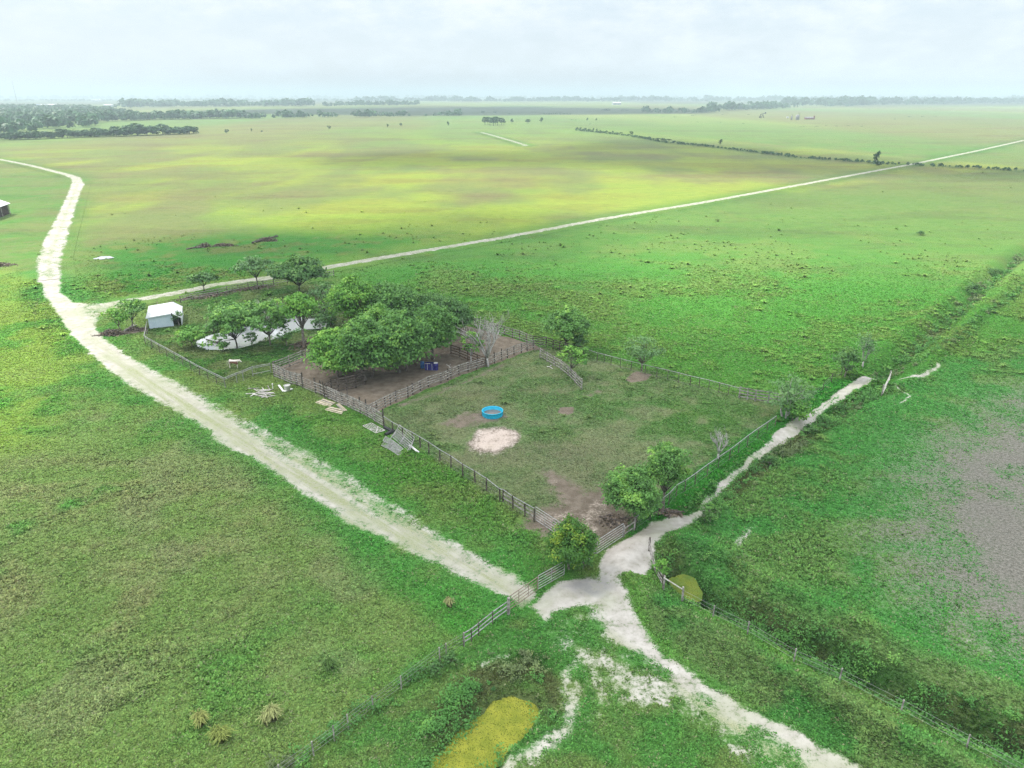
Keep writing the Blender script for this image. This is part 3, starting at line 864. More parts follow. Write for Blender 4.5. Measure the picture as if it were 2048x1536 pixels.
def axis(lo, hi, step, far_lo, far_hi, grow):
    mid = list(np.arange(lo, hi + 1e-6, step))
    up, s, v = [], step, mid[-1]
    while v < far_hi:
        s *= grow
        v += s
        up.append(v)
    dn, s, v = [], step, mid[0]
    while v > far_lo:
        s *= grow
        v -= s
        dn.append(v)
    return np.array(dn[::-1] + mid + up)


gx = axis(-106, 80, 0.25, -14000, 14000, 1.045)
gy = axis(26, 150, 0.25, -600, 15000, 1.045)
GX, GY = np.meshgrid(gx, gy)
GP = np.column_stack([GX.ravel(), GY.ravel()])
L = land(GP)
nx, ny = len(gx), len(gy)
idx = np.arange(nx * ny).reshape(ny, nx)
QF = np.stack([idx[:-1, :-1], idx[:-1, 1:], idx[1:, 1:], idx[1:, :-1]], -1).reshape(-1, 4)
# far roads are laid as strips of their own: the coarse part of the sheet carries none
stepx = np.gradient(gx)
stepy = np.gradient(gy)
coarse = (np.maximum(stepx[None, :], stepy[:, None]) > 0.9).ravel()
gm = L['mask'].copy()
gm[coarse, 0] *= 0.0
GV = np.column_stack([GP, L['H']])
ground = np_mesh('ground', GV, QF, M['ground'], attrs={'col': L['col'], 'mask': gm, 'thatch': L['thatch']}, smooth=True)
tag(ground, kind='structure')


def sheet(name, sel_vertex, lift):
    """a surface of its own laid just over the ground where sel_vertex holds"""
    keep = sel_vertex[QF].any(1) & ~coarse[QF].any(1)
    F = QF[keep]
    u, inv = np.unique(F, return_inverse=True)
    V = GV[u].copy()
    V[:, 2] += lift
    o = np_mesh(name, V, inv.reshape(-1, 4), M['ground'], attrs={'col': L['col'][u], 'mask': L['mask'][u], 'thatch': L['thatch'][u]}, smooth=True)
    return tag(o, kind='structure')


sel_main = (in_poly(GP, ROAD_MAIN, 0.2, 0.3) > 0.2) | ((on_line(GP, ROAD_WEST, ROAD_WEST_W, 0.3) > 0.3))
sheet('dirt_road', sel_main, 0.012)
sheet('sand_track', ((in_poly(GP, GATE_SAND, .3) > .3) | (in_poly(GP, EAST_SAND, .3) > .3) | (in_poly(GP, LOW_TRACK, .3) > .3) | (on_line(GP, LOW_LOOP, 1.2, .3) > .3)) & ~sel_main, 0.016)
sheet('path', (on_line(GP, PATH_E, PATH_E_W, .25) > .3) | (on_line(GP, PATH_E2, .7, .3) > .3), 0.02)
sheet('corral_yard', in_poly(GP, CORRAL, 0.3) > 0.4, 0.014)
sheet('bare_field', in_poly(GP, BARE_FIELD, 0.3, 3) > 0.4, 0.01)


def ribbon(name, px_line, width, step, lift, margin=2.0, ncross=13):
    pts = gps(px_line)
    out = []
    seg = np.hypot(*(pts[1:] - pts[:-1]).T)
    cum = np.concatenate([[0], np.cumsum(seg)])
    s, ss = 0.0, []
    while s < cum[-1]:
        ss.append(s)
        p = [np.interp(s, cum, pts[:, k]) for k in (0, 1)]
        s += max(step, 0.004 * math.hypot(*p))
    ss = np.array(ss)
    C_ = np.column_stack([np.interp(ss, cum, pts[:, k]) for k in (0, 1)])
    for _ in range(3):
        C_[1:-1] = (C_[:-2] + 2 * C_[1:-1] + C_[2:]) / 4
    T = np.gradient(C_, axis=0)
    T /= np.linalg.norm(T, axis=1)[:, None]
    Nn = np.column_stack([-T[:, 1], T[:, 0]])
    off = np.linspace(-width / 2 - margin, width / 2 + margin, ncross)
    V2 = (C_[:, None, :] + Nn[:, None, :] * off[None, :, None]).reshape(-1, 2)
    LL = land(V2)
    k = len(off)
    ii = np.arange(len(C_) * k).reshape(len(C_), k)
    F = np.stack([ii[:-1, :-1], ii[:-1, 1:], ii[1:, 1:], ii[1:, :-1]], -1).reshape(-1, 4)
    z = LL['H'] + lift + 0.00012 * LL['dist']
    o = np_mesh(name, np.column_stack([V2, z]), F, M['ground'], attrs={'col': LL['col'], 'mask': LL['mask'], 'thatch': LL['thatch']}, smooth=True)
    return tag(o, kind='structure')


ribbon('gravel_road', ROAD_NORTH[1:], 5.0, 0.5, 0.03)
ribbon('far_road', ROAD_WEST + ROAD_FAR[1:], 6.0, 0.6, 0.05)
ribbon('field_track', TRACK_FAR, 6.0, 3.0, 0.08, 4.0)


def water(name, px_poly, z, mat, grow=1.12):
    poly = gps(px_poly)
    c = poly.mean(0)
    fine = []
    for a, b in zip(poly, np.roll(poly, -1, 0)):
        n = max(2, int(np.hypot(*(b - a)) / 0.25))
        fine += [a + (b - a) * k / n for k in range(n)]
    fine = np.array(fine)
    for _ in range(6):
        fine = (np.roll(fine, 1, 0) + 2 * fine + np.roll(fine, -1, 0)) / 4
    d = fine - c
    poly = c + d * (1 + 0.55 * (fbm(fine[:, 0], fine[:, 1], 1.1, 77, 3) - 0.5) * 3.0 / np.maximum(np.hypot(*d.T), 3.0))[:, None]
    me = bpy.data.meshes.new(name)
    pv = [(c[0] + (p[0] - c[0]) * grow, c[1] + (p[1] - c[1]) * grow, z) for p in poly]
    me.from_pydata(pv, [], [tuple(range(len(pv)))])
    return tag(link_mesh(name, me, mat), kind='structure')


water('pond_water', POND, -0.20, M['water'])
water('scum_pond', SCUM_BIG, -0.38, M['scum'])
M['scum_green'] = M['scum'].copy()
M['scum_green'].name = 'thin_green_scum'
for nd in M['scum_green'].node_tree.nodes:
    if nd.type == 'MIX' and not nd.inputs[6].is_linked:
        nd.inputs[6].default_value = (0.085, 0.15, 0.03, 1)
        nd.inputs[7].default_value = (0.15, 0.19, 0.035, 1)
water('scum_pool', SCUM_SMALL, -0.50, M['scum_green'], 0.92)
water('puddle_water', PUDDLE, -0.06, M['water'])

# ------------------------------------------------------------------ grass, weeds (too many to count)
def blades(P, nb, h, spread, width, colr, seg2=True, lean=1.0):
    """nb blades per plant at P (n,3); returns V, F, per-vertex colour"""
    n = len(P)
    B = np.repeat(P, nb, 0)
    hh = np.repeat(h, nb) * rng.uniform(0.6, 1.1, n * nb)
    sp = np.repeat(spread, nb) * rng.uniform(0.35, 1.1, n * nb)
    ww = np.repeat(width, nb) * rng.uniform(0.7, 1.3, n * nb)
    a = rng.uniform(0, 2 * np.pi, n * nb)
    d = np.column_stack([np.cos(a), np.sin(a), np.zeros(n * nb)])
    s = np.column_stack([-np.sin(a), np.cos(a), np.zeros(n * nb)])
    c = np.repeat(colr, nb, 0) * rng.uniform(0.72, 1.25, (n * nb, 1))
    base = B + d * (sp * 0.15)[:, None]
    z = np.array([0, 0, 1.0])
    if seg2:
        mid = B + d * (sp * 0.55)[:, None] + z * (hh * 0.92)[:, None]
        tip = B + d * (sp * 1.15)[:, None] + z * (hh * 0.72)[:, None]
        V = np.stack([base - s * ww[:, None] * .5, base + s * ww[:, None] * .5, mid + s * ww[:, None] * .5, mid - s * ww[:, None] * .5,
                      tip + s * ww[:, None] * .2, tip - s * ww[:, None] * .2], 1)
        k = np.arange(n * nb)[:, None] * 6
        F = np.concatenate([k + np.array([[0, 1, 2, 3]]), k + np.array([[3, 2, 4, 5]])], 0)
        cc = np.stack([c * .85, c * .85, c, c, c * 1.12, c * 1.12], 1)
    else:
        tip = B + d * (sp * lean)[:, None] + z * hh[:, None]
        V = np.stack([base - s * ww[:, None] * .5, base + s * ww[:, None] * .5, tip + s * ww[:, None] * .4, tip - s * ww[:, None] * .4], 1)
        k = np.arange(n * nb)[:, None] * 4
        F = k + np.array([[0, 1, 2, 3]])
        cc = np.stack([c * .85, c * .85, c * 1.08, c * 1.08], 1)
    return V.reshape(-1, 3), F, cc.reshape(-1, 3)


def scatter(n, x0, x1, y0, y1, power=1.0):
    x = rng.uniform(x0, x1, n)
    y = y0 + (y1 - y0) * rng.uniform(0, 1, n) ** power
    P = np.column_stack([x, y])
    px, py = project(np.column_stack([x, y, np.zeros(n)]))
    ok = (px > -160) & (px < 2210) & (py < 1680)
    return P[ok]


# short sward over the near pasture
P = scatter(1500000, -110, 110, 27, 175, 1.55)
LL = land(P)
m_ = LL['mask']
n_f = fbm(P[:, 0], P[:, 1], 0.7, 44)
keep = (LL['bare'] + (n_f - 0.5) * 0.8 < 0.45) & (m_[:, 2] + rng.uniform(-.30, .30, len(P)) < 0.42) & (rng.uniform(0, 1, len(P)) < 0.9 * sstep(P[:, 1], 178, 60))
wet_poly = np.maximum.reduce([in_poly(P, q, 0.2, 0.1) for q in (POND, SCUM_BIG, SCUM_SMALL)])
keep &= wet_poly < 0.5
P, n_f = P[keep], n_f[keep]
LLH, LLc, LLpad, LLt = LL['H'][keep], LL['col'][keep], LL['pad'][keep], LL['tus'][keep]
nn = len(P)
h = (0.055 + 0.075 * n_f) * np.where(LLpad > 0.5, 0.7, 1.0) + 0.07 * LLt
tint = rng.uniform(0.62, 1.42, (nn, 1)) * np.array([[1, 1, 1]]) + rng.normal(0, 0.05, (nn, 3))
dry = (rng.uniform(0, 1, nn) < 0.03)[:, None]
colr = np.where(dry, np.array([[0.24, 0.27, 0.14]]), LLc * tint)
far_ = np.clip(P[:, 1] / 80, 0.9, 1.8)
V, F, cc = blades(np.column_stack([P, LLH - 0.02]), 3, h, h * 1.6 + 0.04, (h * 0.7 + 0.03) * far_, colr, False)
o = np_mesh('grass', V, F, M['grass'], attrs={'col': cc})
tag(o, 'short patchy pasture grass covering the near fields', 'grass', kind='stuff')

# tussocks: clumps of longer grass
P = scatter(1300000, -260, 300, 28, 420, 1.25)
LL = land(P)
keep = rng.uniform(0, 1, len(P)) < LL['tus'] * np.clip(0.085 * 120 / np.maximum(LL['dist'], 70), 0.004, 0.11) * np.clip(1.5 - LL['dist'] / 220, 0.12, 1)
P, H_, cG, dd = P[keep], LL['H'][keep], LL['col'][keep], LL['dist'][keep]
nn = len(P)
size = rng.lognormal(-0.05, 0.32, nn) * np.clip(dd / 120, 0.5, 1.1)
warm = rng.uniform(0, 1, (nn, 1))
colr = cG * 1.45 * (0.85 + 0.40 * rng.uniform(0, 1, (nn, 1))) * (1 - warm * 0.45) + np.array([[0.19, 0.23, 0.075]]) * warm * 0.5
nearm = dd < 125
parts_v, parts_f, parts_c, base = [], [], [], 0
for sel, nb in ((nearm, 26), (~nearm, 11)):
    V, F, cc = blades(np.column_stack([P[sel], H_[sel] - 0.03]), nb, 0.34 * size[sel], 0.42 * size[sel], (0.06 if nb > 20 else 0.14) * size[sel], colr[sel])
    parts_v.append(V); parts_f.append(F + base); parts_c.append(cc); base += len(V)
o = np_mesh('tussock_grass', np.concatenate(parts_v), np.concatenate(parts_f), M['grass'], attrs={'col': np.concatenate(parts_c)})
tag(o, 'scattered tufts of longer tussock grass over the pastures', 'grass', kind='stuff')


def leaf_quads(C, N_, size, elong=1.35):
    """one quad per leaf at C facing N_"""
    n = len(C)
    N_ = N_ / np.maximum(np.linalg.norm(N_, axis=1), 1e-6)[:, None]
    ref = rng.normal(0, 1, (n, 3))
    s = np.cross(N_, ref)
    s /= np.maximum(np.linalg.norm(s, axis=1), 1e-6)[:, None]
    u = np.cross(N_, s)
    s = s * (size * 0.5)[:, None]
    u = u * (size * 0.5 * elong)[:, None]
    bend = N_ * (size * 0.12)[:, None]
    V = np.stack([C - u - bend, C + s * .8, C + u - bend, C - s * .8], 1).reshape(-1, 3)
    F = np.arange(n * 4).reshape(n, 4)
    return V, F


# weeds: leafy plants along the ditches and the path
P = scatter(420000, -40, 170, 27, 260, 1.5)
LL = land(P)
nw_ = fbm(P[:, 0], P[:, 1], 1.6, 61)
keep = rng.uniform(0, 1, len(P)) < LL['weed'] * sstep(nw_, 0.28, 0.55) * np.clip(0.75 * 70 / np.maximum(LL['dist'], 60), 0.12, 0.75)
keep &= LL['bare'] < 0.4
P, H_, nw_, dd = P[keep], LL['H'][keep], nw_[keep], LL['dist'][keep]
brown = fbm(P[:, 0], P[:, 1], 5.0, 63) > 0.60
for sel, nm, mt, lab in ((~brown, 'ditch_weeds', 'weed', 'leafy green weeds growing thick along the ditches'), (brown, 'seeding_weeds', 'weed_brown', 'brownish seeding weeds among the green ditch weeds')):
    Q, hq, s_ = P[sel], H_[sel], (0.25 + 0.75 * sstep(nw_[sel], 0.3, 0.7))
    nl = 24
    n = len(Q)
    cen = np.repeat(np.column_stack([Q, hq]), nl, 0)
    hh = np.repeat(s_ * rng.uniform(0.35, 0.95, n), nl)
    off = rng.normal(0, 0.22, (n * nl, 3)) * np.repeat(s_, nl)[:, None]
    off[:, 2] = rng.uniform(0.05, 1.0, n * nl) * hh
    Nn = rng.normal(0, 0.6, (n * nl, 3)) + np.array([0, 0, 0.9])
    V, F = leaf_quads(cen + off, Nn, rng.uniform(0.07, 0.16, n * nl) * np.repeat(np.clip(dd[sel] / 70, 0.9, 2.2), nl), 1.6)
    r_ = np.repeat(np.clip(np.repeat(rng.uniform(0, 1, n), nl) * 0.6 + rng.uniform(0, 0.4, n * nl), 0, 1), 4)
    o = np_mesh(nm, V, F, M[mt], attrs={'rnd': r_})
    tag(o, lab, 'weeds', kind='stuff')

# ------------------------------------------------------------------ trees
def limb(mb, a, b, r0, r1, n=6, sag=0.12, k=4, rs=random):
    a, b = Vector(a), Vector(b)
    L_ = (b - a).length
    j = Vector((rs.uniform(-1, 1), rs.uniform(-1, 1), rs.uniform(-0.2, 0.9))) * L_ * sag
    pts, rad = [], []
    for i in range(k + 1):
        t = i / k
        pts.append(a.lerp(b, t) + j * 4 * t * (1 - t) * 0.5 + Vector((rs.uniform(-1, 1), rs.uniform(-1, 1), 0)) * L_ * 0.015)
        rad.append(r0 + (r1 - r0) * t)
    mb.tube(pts, rad, n)
    return pts


def crown_leaves(lobes, per_m2, size, r, shell=(0.55, 1.08), droop=0.0):
    C, Nn, S, RN = [], [], [], []
    for (c, rx, rz, tone) in lobes:
        area = 4 * math.pi * ((rx * rx + 2 * rx * rz) / 3)
        n = max(6, int(area * per_m2))
        d = r.normal(0, 1, (n, 3))
        d /= np.linalg.norm(d, axis=1)[:, None]
        d[:, 2] = np.where(d[:, 2] < -0.35, -d[:, 2] * 0.8, d[:, 2])
        # leaves gather in sprays with gaps between them
        m = max(5, int(n / 26))
        sc = r.normal(0, 1, (m, 3))
        sc /= np.linalg.norm(sc, axis=1)[:, None]
        sc[:, 2] = np.where(sc[:, 2] < -0.25, -sc[:, 2], sc[:, 2])
        sc *= r.uniform(shell[0], shell[1], (m, 1))
        pick = r.integers(0, m, n)
        q = sc[pick] + r.normal(0, 1, (n, 3)) * np.array([0.19, 0.19, 0.12])
        loose = r.uniform(0, 1, n) < 0.22
        q = np.where(loose[:, None], d * r.uniform(0.5, 1.12, (n, 1)), q)
        d = q / np.maximum(np.linalg.norm(q, axis=1), 0.2)[:, None]
        p = np.array(c) + q * np.array([rx, rx, rz])
        tone = tone + r.normal(0, 0.16, m)[pick] * ~loose
        p[:, 2] -= droop * r.uniform(0, 1, n) * (1 - d[:, 2])
        C.append(p)
        Nn.append(d * 0.7 + r.normal(0, 0.55, (n, 3)) + np.array([0, 0, 0.55]))
        S.append(r.uniform(0.7, 1.3, n) * size)
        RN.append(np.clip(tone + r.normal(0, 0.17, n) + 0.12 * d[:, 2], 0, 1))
    C, Nn, S, RN = map(np.concatenate, (C, Nn, S, RN))
    V, F = leaf_quads(C, Nn, S)
    return V, F, np.repeat(RN, 4)


def tree(label, base_px, top_y, width, leaf='leaf_mid', bark='bark', seed=1, name='tree', cat='tree', group=None, nlobes=18,
         per_m2=16, leaf_size=0.30, low=0.34, flat=1.0, lobe_r=0.20, trunk_r=None, lean=(0, 0), loc=None, H=None, extra=None, stems=1, droop=0.0, tone=0.5):
    rs = random.Random(seed)
    r = np.random.default_rng(seed)
    p = G(*base_px) if loc is None else loc
    if H is None:
        H = height_at(p, top_y)
    t = thing(name, label, cat, p, group)
    b = Vector(p)
    zc, hz = H * (1 + low) / 2, H * (1 - low) / 2
    lr = width * lobe_r
    lobes = []
    tries = 0
    while len(lobes) < nlobes and tries < 800:
        tries += 1
        d = Vector((rs.gauss(0, 1), rs.gauss(0, 1), rs.gauss(0, 1)))
        d.normalize()
        k = rs.uniform(0.45, 1.0) ** 0.6
        rr = lr * rs.uniform(0.50, 1.42)
        c = Vector((d.x * k * max(width / 2 - rr * 0.75, 0.1), d.y * k * max(width / 2 - rr * 0.75, 0.1), zc + d.z * k * max(hz - rr * 0.7, 0.1)))
        c.x += lean[0] * c.z / H
        c.y += lean[1] * c.z / H
        if len(lobes) > 3 and min((c - q[0]).length for q in lobes) < lr * 0.62:
            continue
        lobes.append((c, rr, rr * 0.8 * flat, rs.uniform(tone - 0.28, tone + 0.28)))
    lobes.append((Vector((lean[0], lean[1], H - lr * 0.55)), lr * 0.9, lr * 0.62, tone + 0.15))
    for e in (extra or []):
        lobes.append((Vector(e[0]), e[1], e[1] * 0.8, tone))
    mb = MB()
    tr = trunk_r or max(0.09, 0.022 * H)
    for sidx in range(stems):
        a0 = 2 * math.pi * sidx / max(stems, 1) + rs.uniform(0, 1)
        foot = b + Vector((math.cos(a0), math.sin(a0), 0)) * (0.45 if stems > 1 else 0) + Vector((0, 0, -0.25))
        fork = b + Vector((lean[0] * .35 + math.cos(a0) * (0.12 * width if stems > 1 else 0.0), lean[1] * .35 + math.sin(a0) * (0.12 * width if stems > 1 else 0), H * max(0.22, low * 0.75)))
        mb.tube([foot, foot.lerp(fork, .15), foot.lerp(fork, .6) + Vector((rs.uniform(-.1, .1), rs.uniform(-.1, .1), 0)), fork], [tr * 1.5, tr * 1.05, tr * .9, tr * .78], 8)
        mine = [q for i, q in enumerate(lobes) if i % stems == sidx]
        for (c, rx, rz, _t) in mine:
            limb(mb, fork, b + c, tr * 0.42, tr * 0.10, 5, 0.14, 4, rs)
            for _ in range(2):
                e = b + c + Vector((rs.uniform(-1, 1), rs.uniform(-1, 1), rs.uniform(-.3, .8))) * rx * 0.9
                limb(mb, b + c.lerp(fork - b, 0.3), e, tr * 0.14, tr * 0.04, 4, 0.1, 2, rs)
    mb.build('trunk', M[bark], t, True)
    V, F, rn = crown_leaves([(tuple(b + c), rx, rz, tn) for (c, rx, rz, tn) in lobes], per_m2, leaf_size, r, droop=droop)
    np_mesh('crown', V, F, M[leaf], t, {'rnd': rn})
    return t


def dead_tree(label, base_px, top_y, spread, bark='bark_pale', seed=1, leaf=None, nleaf=0, leaf_size=0.25, name='bare_tree', levels=4, H=None, first=0.25, group=None):
    rs = random.Random(seed)
    r = np.random.default_rng(seed)
    p = G(*base_px)
    if H is None:
        H = height_at(p, top_y)
    t = thing(name, label, 'tree', p, group)
    mb = MB()
    tips = []

    def grow(a, d, length, rad, lev):
        e = a + d * length
        limb(mb, a, e, rad, rad * 0.55, 6 if lev > 2 else 4, 0.10, 3, rs)
        tips.append(e)
        if lev == 0:
            return
        for k in range(rs.choice([3, 4]) if lev > 1 else 3):
            az = rs.uniform(0, 2 * math.pi)
            q = Vector((math.cos(az), math.sin(az), 0)) * spread
            nd = (d * 1.1 + q * rs.uniform(0.5, 1.2) + Vector((0, 0, 0.12))).normalized()
            f = rs.uniform(0.35, 1.0)
            grow(a.lerp(e, f), nd, length * rs.uniform(0.42, 0.68), rad * (0.62 - 0.18 * f), lev - 1)
    fork = Vector(p) + Vector((rs.uniform(-.2, .2), rs.uniform(-.2, .2), H * first * .6))
    r0 = 0.010 * H + 0.05
    limb(mb, Vector(p) + Vector((0, 0, -0.2)), fork, r0 * 1.5, r0 * 1.1, 7, 0.03, 3, rs)
    nst = rs.choice([4, 5])
    for k in range(nst):
        az = 2 * math.pi * (k + rs.uniform(-.3, .3)) / nst
        d0 = (Vector((math.cos(az), math.sin(az), 0)) * spread * rs.uniform(.35, 1.0) + Vector((0, 0, 1))).normalized()
        grow(fork, d0, H * rs.uniform(.38, .55), r0 * .75, levels - 2)
    # bring the tallest tip to the height seen
    top = max(v[2] for v in mb.v) - p[2]
    k = H / top
    mb.v = [(p[0] + (v[0] - p[0]) * k, p[1] + (v[1] - p[1]) * k, p[2] + (v[2] - p[2]) * k) for v in mb.v]
    mb.build('trunk', M[bark], t, True)
    if nleaf:
        T = np.array([tuple(x) for x in tips])
        T = np.array(p) + (T - np.array(p)) * k
        c = T[r.integers(0, len(T), nleaf)] + r.normal(0, 0.045 * H + 0.15, (nleaf, 3))
        V, F = leaf_quads(c, r.normal(0, .6, (nleaf, 3)) + np.array([0, 0, .7]), r.uniform(.7, 1.3, nleaf) * leaf_size)
        np_mesh('crown', V, F, M[leaf], t, {'rnd': np.repeat(r.uniform(0, 1, nleaf), 4)})
    return t


GR = 'trees of the dense grove in the corral'
tree('bright light green tree at the western tip of the corral grove, beside the plank fence', (676, 754), 660, 8.6, 'leaf_light', seed=21, group=GR, nlobes=30, per_m2=14, low=0.02, tone=0.55)
tree('round mid green tree in the grove front row, next to the light green western one', (738, 758), 632, 8.6, 'leaf_mid', seed=22, group=GR, nlobes=32, per_m2=14, low=0.02, tone=0.5, stems=2)
tree('tall mid green tree in the middle of the front row of the grove', (806, 744), 622, 9.2, 'leaf_mid', seed=23, group=GR, nlobes=32, per_m2=14, low=0.02, tone=0.45, stems=2)
tree('dark green tree whose low boughs shade the blue barrels', (866, 720), 610, 8.2, 'leaf_mid', seed=24, group=GR, nlobes=30, per_m2=14, low=0.06, tone=0.35)
tree('dark tree at the eastern end of the grove, over the brown plank fence', (902, 692), 596, 6.8, 'leaf_dark', seed=25, group=GR, nlobes=26, per_m2=14, low=0.12, tone=0.45)
tree('yellowish light green tree, highest and northernmost of the grove', (712, 672), 552, 8.4, 'leaf_light', seed=26, group=GR, nlobes=30, per_m2=14, low=0.12, tone=0.5)
tree('dull green tree in the back row of the grove, right of the yellowish one', (785, 668), 566, 9.4, 'leaf_mid', seed=27, group=GR, nlobes=28, per_m2=14, low=0.12, tone=0.25)
tree('dark spreading tree in the back row of the grove next to the open pasture', (858, 664), 588, 9.0, 'leaf_dark', seed=28, group=GR, nlobes=28, per_m2=14, low=0.12, tone=0.55)
tree('mid green tree buried in the centre of the grove behind the front row', (764, 712), 612, 8.6, 'leaf_mid', seed=29, group=GR, nlobes=28, per_m2=14, low=0.12, tone=0.5)
tree('very dark tree standing at the eastern back edge of the grove by the dead trees', (918, 664), 604, 5.6, 'leaf_dark', seed=30, group=GR, nlobes=22, per_m2=14, low=0.12, tone=0.3)

tree('small bright green tree leaning over a brush pile beside the road bend', (243, 662), 618, 4.6, 'leaf_light', seed=31, nlobes=11, per_m2=9, leaf_size=0.28, low=0.3, lean=(-0.8, -0.3))
tree('taller open-crowned tree between the leaning one and the white shed', (264, 655), 600, 5.8, 'leaf_mid', seed=32, nlobes=13, per_m2=8, leaf_size=0.3, low=0.35, lean=(0.5, 0.3))
tree('thin dark tree by the fence along the gravel road, nearest the white shed', (409, 584), 545, 6.6, 'leaf_dark', 'bark_dark', seed=33, nlobes=15, per_m2=5.5, leaf_size=0.42, low=0.35, flat=0.7)
tree('sparse airy tree at the roadside fence between two darker trees', (515, 572), 512, 8.4, 'leaf_grey', 'bark_dark', seed=34, nlobes=16, per_m2=4.0, leaf_size=0.40, low=0.35, flat=0.7)
tree('big dark spreading tree by the gravel road beyond the pond', (600, 588), 512, 12.0, 'leaf_dark', 'bark_dark', seed=35, nlobes=24, per_m2=8, leaf_size=0.42, low=0.22, flat=0.7, lobe_r=0.17)
tree('low yellowish green bush at the western tip of the pond', (384, 692), 655, 5.0, 'leaf_light', name='bush', cat='bush', seed=36, nlobes=12, per_m2=9, low=0.05, lobe_r=0.22)
tree('open tree leaning over the western end of the pond', (474, 696), 612, 8.2, 'leaf_mid', 'bark_dark', seed=37, nlobes=20, per_m2=6.0, leaf_size=0.36, low=0.26, lobe_r=0.17, lean=(-0.5, 1.0), extra=[((-4.2, -0.4, 1.0), 0.9), ((-3.0, -0.3, 1.7), 0.9)])
tree('broad grey-green tree at the middle of the pond bank', (541, 690), 604, 8.4, 'leaf_mid', 'bark', seed=38, nlobes=20, per_m2=7, leaf_size=0.36, low=0.24, lobe_r=0.17)
tree('bright-topped tree on a pale trunk between the pond and the grove', (609, 694), 585, 6.6, 'leaf_light', 'bark', seed=39, nlobes=15, per_m2=10, leaf_size=0.33, low=0.45, trunk_r=0.24)
tree('hazy thin grey tree behind the bright-topped tree by the pond', (652, 640), 560, 6.4, 'leaf_grey', 'bark', seed=40, nlobes=14, per_m2=3.6, leaf_size=0.34, low=0.25)
tree('wide olive bush on the far bank of the pond', (455, 652), 606, 7.4, 'leaf_mid', name='bush', cat='bush', seed=41, nlobes=16, per_m2=7, leaf_size=0.34, low=0.08, tone=0.4)
tree('olive bush crowded against the pale trunked pond tree', (510, 645), 600, 7.0, 'leaf_mid', name='bush', cat='bush', seed=42, nlobes=15, per_m2=7, leaf_size=0.34, low=0.08, tone=0.6)
tree('dark shrub between the pond end and the grove', (662, 652), 606, 4.6, 'leaf_dark', name='bush', cat='bush', seed=43, nlobes=10, per_m2=9, low=0.05)
tree('dark leafy shrub against the corner of the white shed', (358, 650), 622, 2.9, 'leaf_dark', name='bush', cat='bush', seed=44, nlobes=8, per_m2=11, low=0.1, leaf_size=0.26)
tree('round small shrub on the near pond bank, right of the middle tree', (573, 692), 655, 3.0, 'leaf_mid', name='bush', cat='bush', seed=45, nlobes=8, per_m2=11, low=0.05, leaf_size=0.26)
for i, (bx, by, ty, w, lab) in enumerate([(428, 664, 640, 3.0, 'low reedy bush at the north-western rim of the pond'), (492, 650, 622, 3.6, 'low bush on the far pond rim behind the leaning tree'), (560, 634, 606, 4.2, 'leafy bush on the far pond rim behind the middle tree'), (620, 628, 600, 3.6, 'dull bush on the far pond rim near the grove'), (505, 690, 664, 2.6, 'low weedy bush on the near pond rim between the two big trees'), (446, 700, 682, 2.4, 'small weedy bush under the fallen limb at the pond edge'), (640, 660, 634, 3.2, 'scrubby bush at the eastern end of the pond')]):
    tree(lab, (bx, by), ty, w, 'leaf_mid' if i % 2 else 'leaf_grey', name='bush', cat='bush', seed=140 + i, nlobes=9, per_m2=9, leaf_size=0.28, low=0.02)
dead_tree('leafless grey dead tree standing in the pond', (540, 652), 592, 0.55, seed=46, levels=4, name='bare_tree')

tree('upright leafy tree at the far corner of the paddock', (1131, 702), 614, 8.0, 'leaf_mid', seed=50, nlobes=18, per_m2=13, low=0.22, leaf_size=0.3, lobe_r=0.18)
tree('dark shrub on the pipe fence, right of the upright corner tree', (1160, 712), 668, 3.2, 'leaf_dark', name='bush', cat='bush', seed=51, nlobes=8, per_m2=12, low=0.05)
tree('small bright tree growing through the short plank wing fence', (1142, 752), 692, 5.4, 'leaf_light', seed=52, nlobes=14, per_m2=8, leaf_size=0.26, low=0.32, lobe_r=0.17)
tree('wispy see-through tree by the dark manure patch', (1283, 742), 672, 6.6, 'leaf_grey', seed=53, nlobes=18, per_m2=5.0, leaf_size=0.24, low=0.25, lobe_r=0.17)
dead_tree('leaning grey dead tree with a forked top behind the inner fence', (970, 726), 612, 0.75, seed=54, levels=5)
dead_tree('pale dead tree with drooping twigs at the inner fence', (977, 734), 622, 1.0, seed=57, levels=5)
tree('slender light green tree beside the leaning dead tree', (942, 728), 658, 4.2, 'leaf_light', 'bark_pale', seed=56, nlobes=11, per_m2=7, leaf_size=0.26, low=0.25, tone=0.4)
tree('tall glossy green tree standing over the fence by the sandy path', (1326, 1016), 888, 5.5, 'leaf_mid', seed=60, nlobes=26, per_m2=30, leaf_size=0.18, low=0.34, lobe_r=0.17, tone=0.5)
tree('lower broad tree leaning west beside the tall glossy one', (1272, 1042), 942, 6.2, 'leaf_mid', seed=61, nlobes=24, per_m2=28, leaf_size=0.19, low=0.16, lobe_r=0.18, lean=(-0.5, 0.0), tone=0.42)
tree('dense round yellow-green bush engulfing the pipe gates', (1138, 1140), 1046, 4.5, 'leaf_yellow', name='bush', cat='bush', seed=62, nlobes=30, per_m2=46, leaf_size=0.15, low=0.06, lobe_r=0.20, tone=0.55)
tree('low dark green bush at the foot of the yellow-green bush', (1168, 1138), 1108, 2.2, 'leaf_mid', name='bush', cat='bush', seed=63, nlobes=10, per_m2=40, leaf_size=0.15, low=0.02, tone=0.35)
dead_tree('white bare tree inside the pipe fence of the paddock', (1436, 918), 854, 0.75, seed=64, levels=5)
tree('straggly pale tree at the eastern corner of the paddock', (1572, 835), 748, 6.2, 'leaf_grey', 'bark_pale', seed=65, nlobes=20, per_m2=6.5, leaf_size=0.22, low=0.12, lobe_r=0.16, tone=0.65, stems=3)
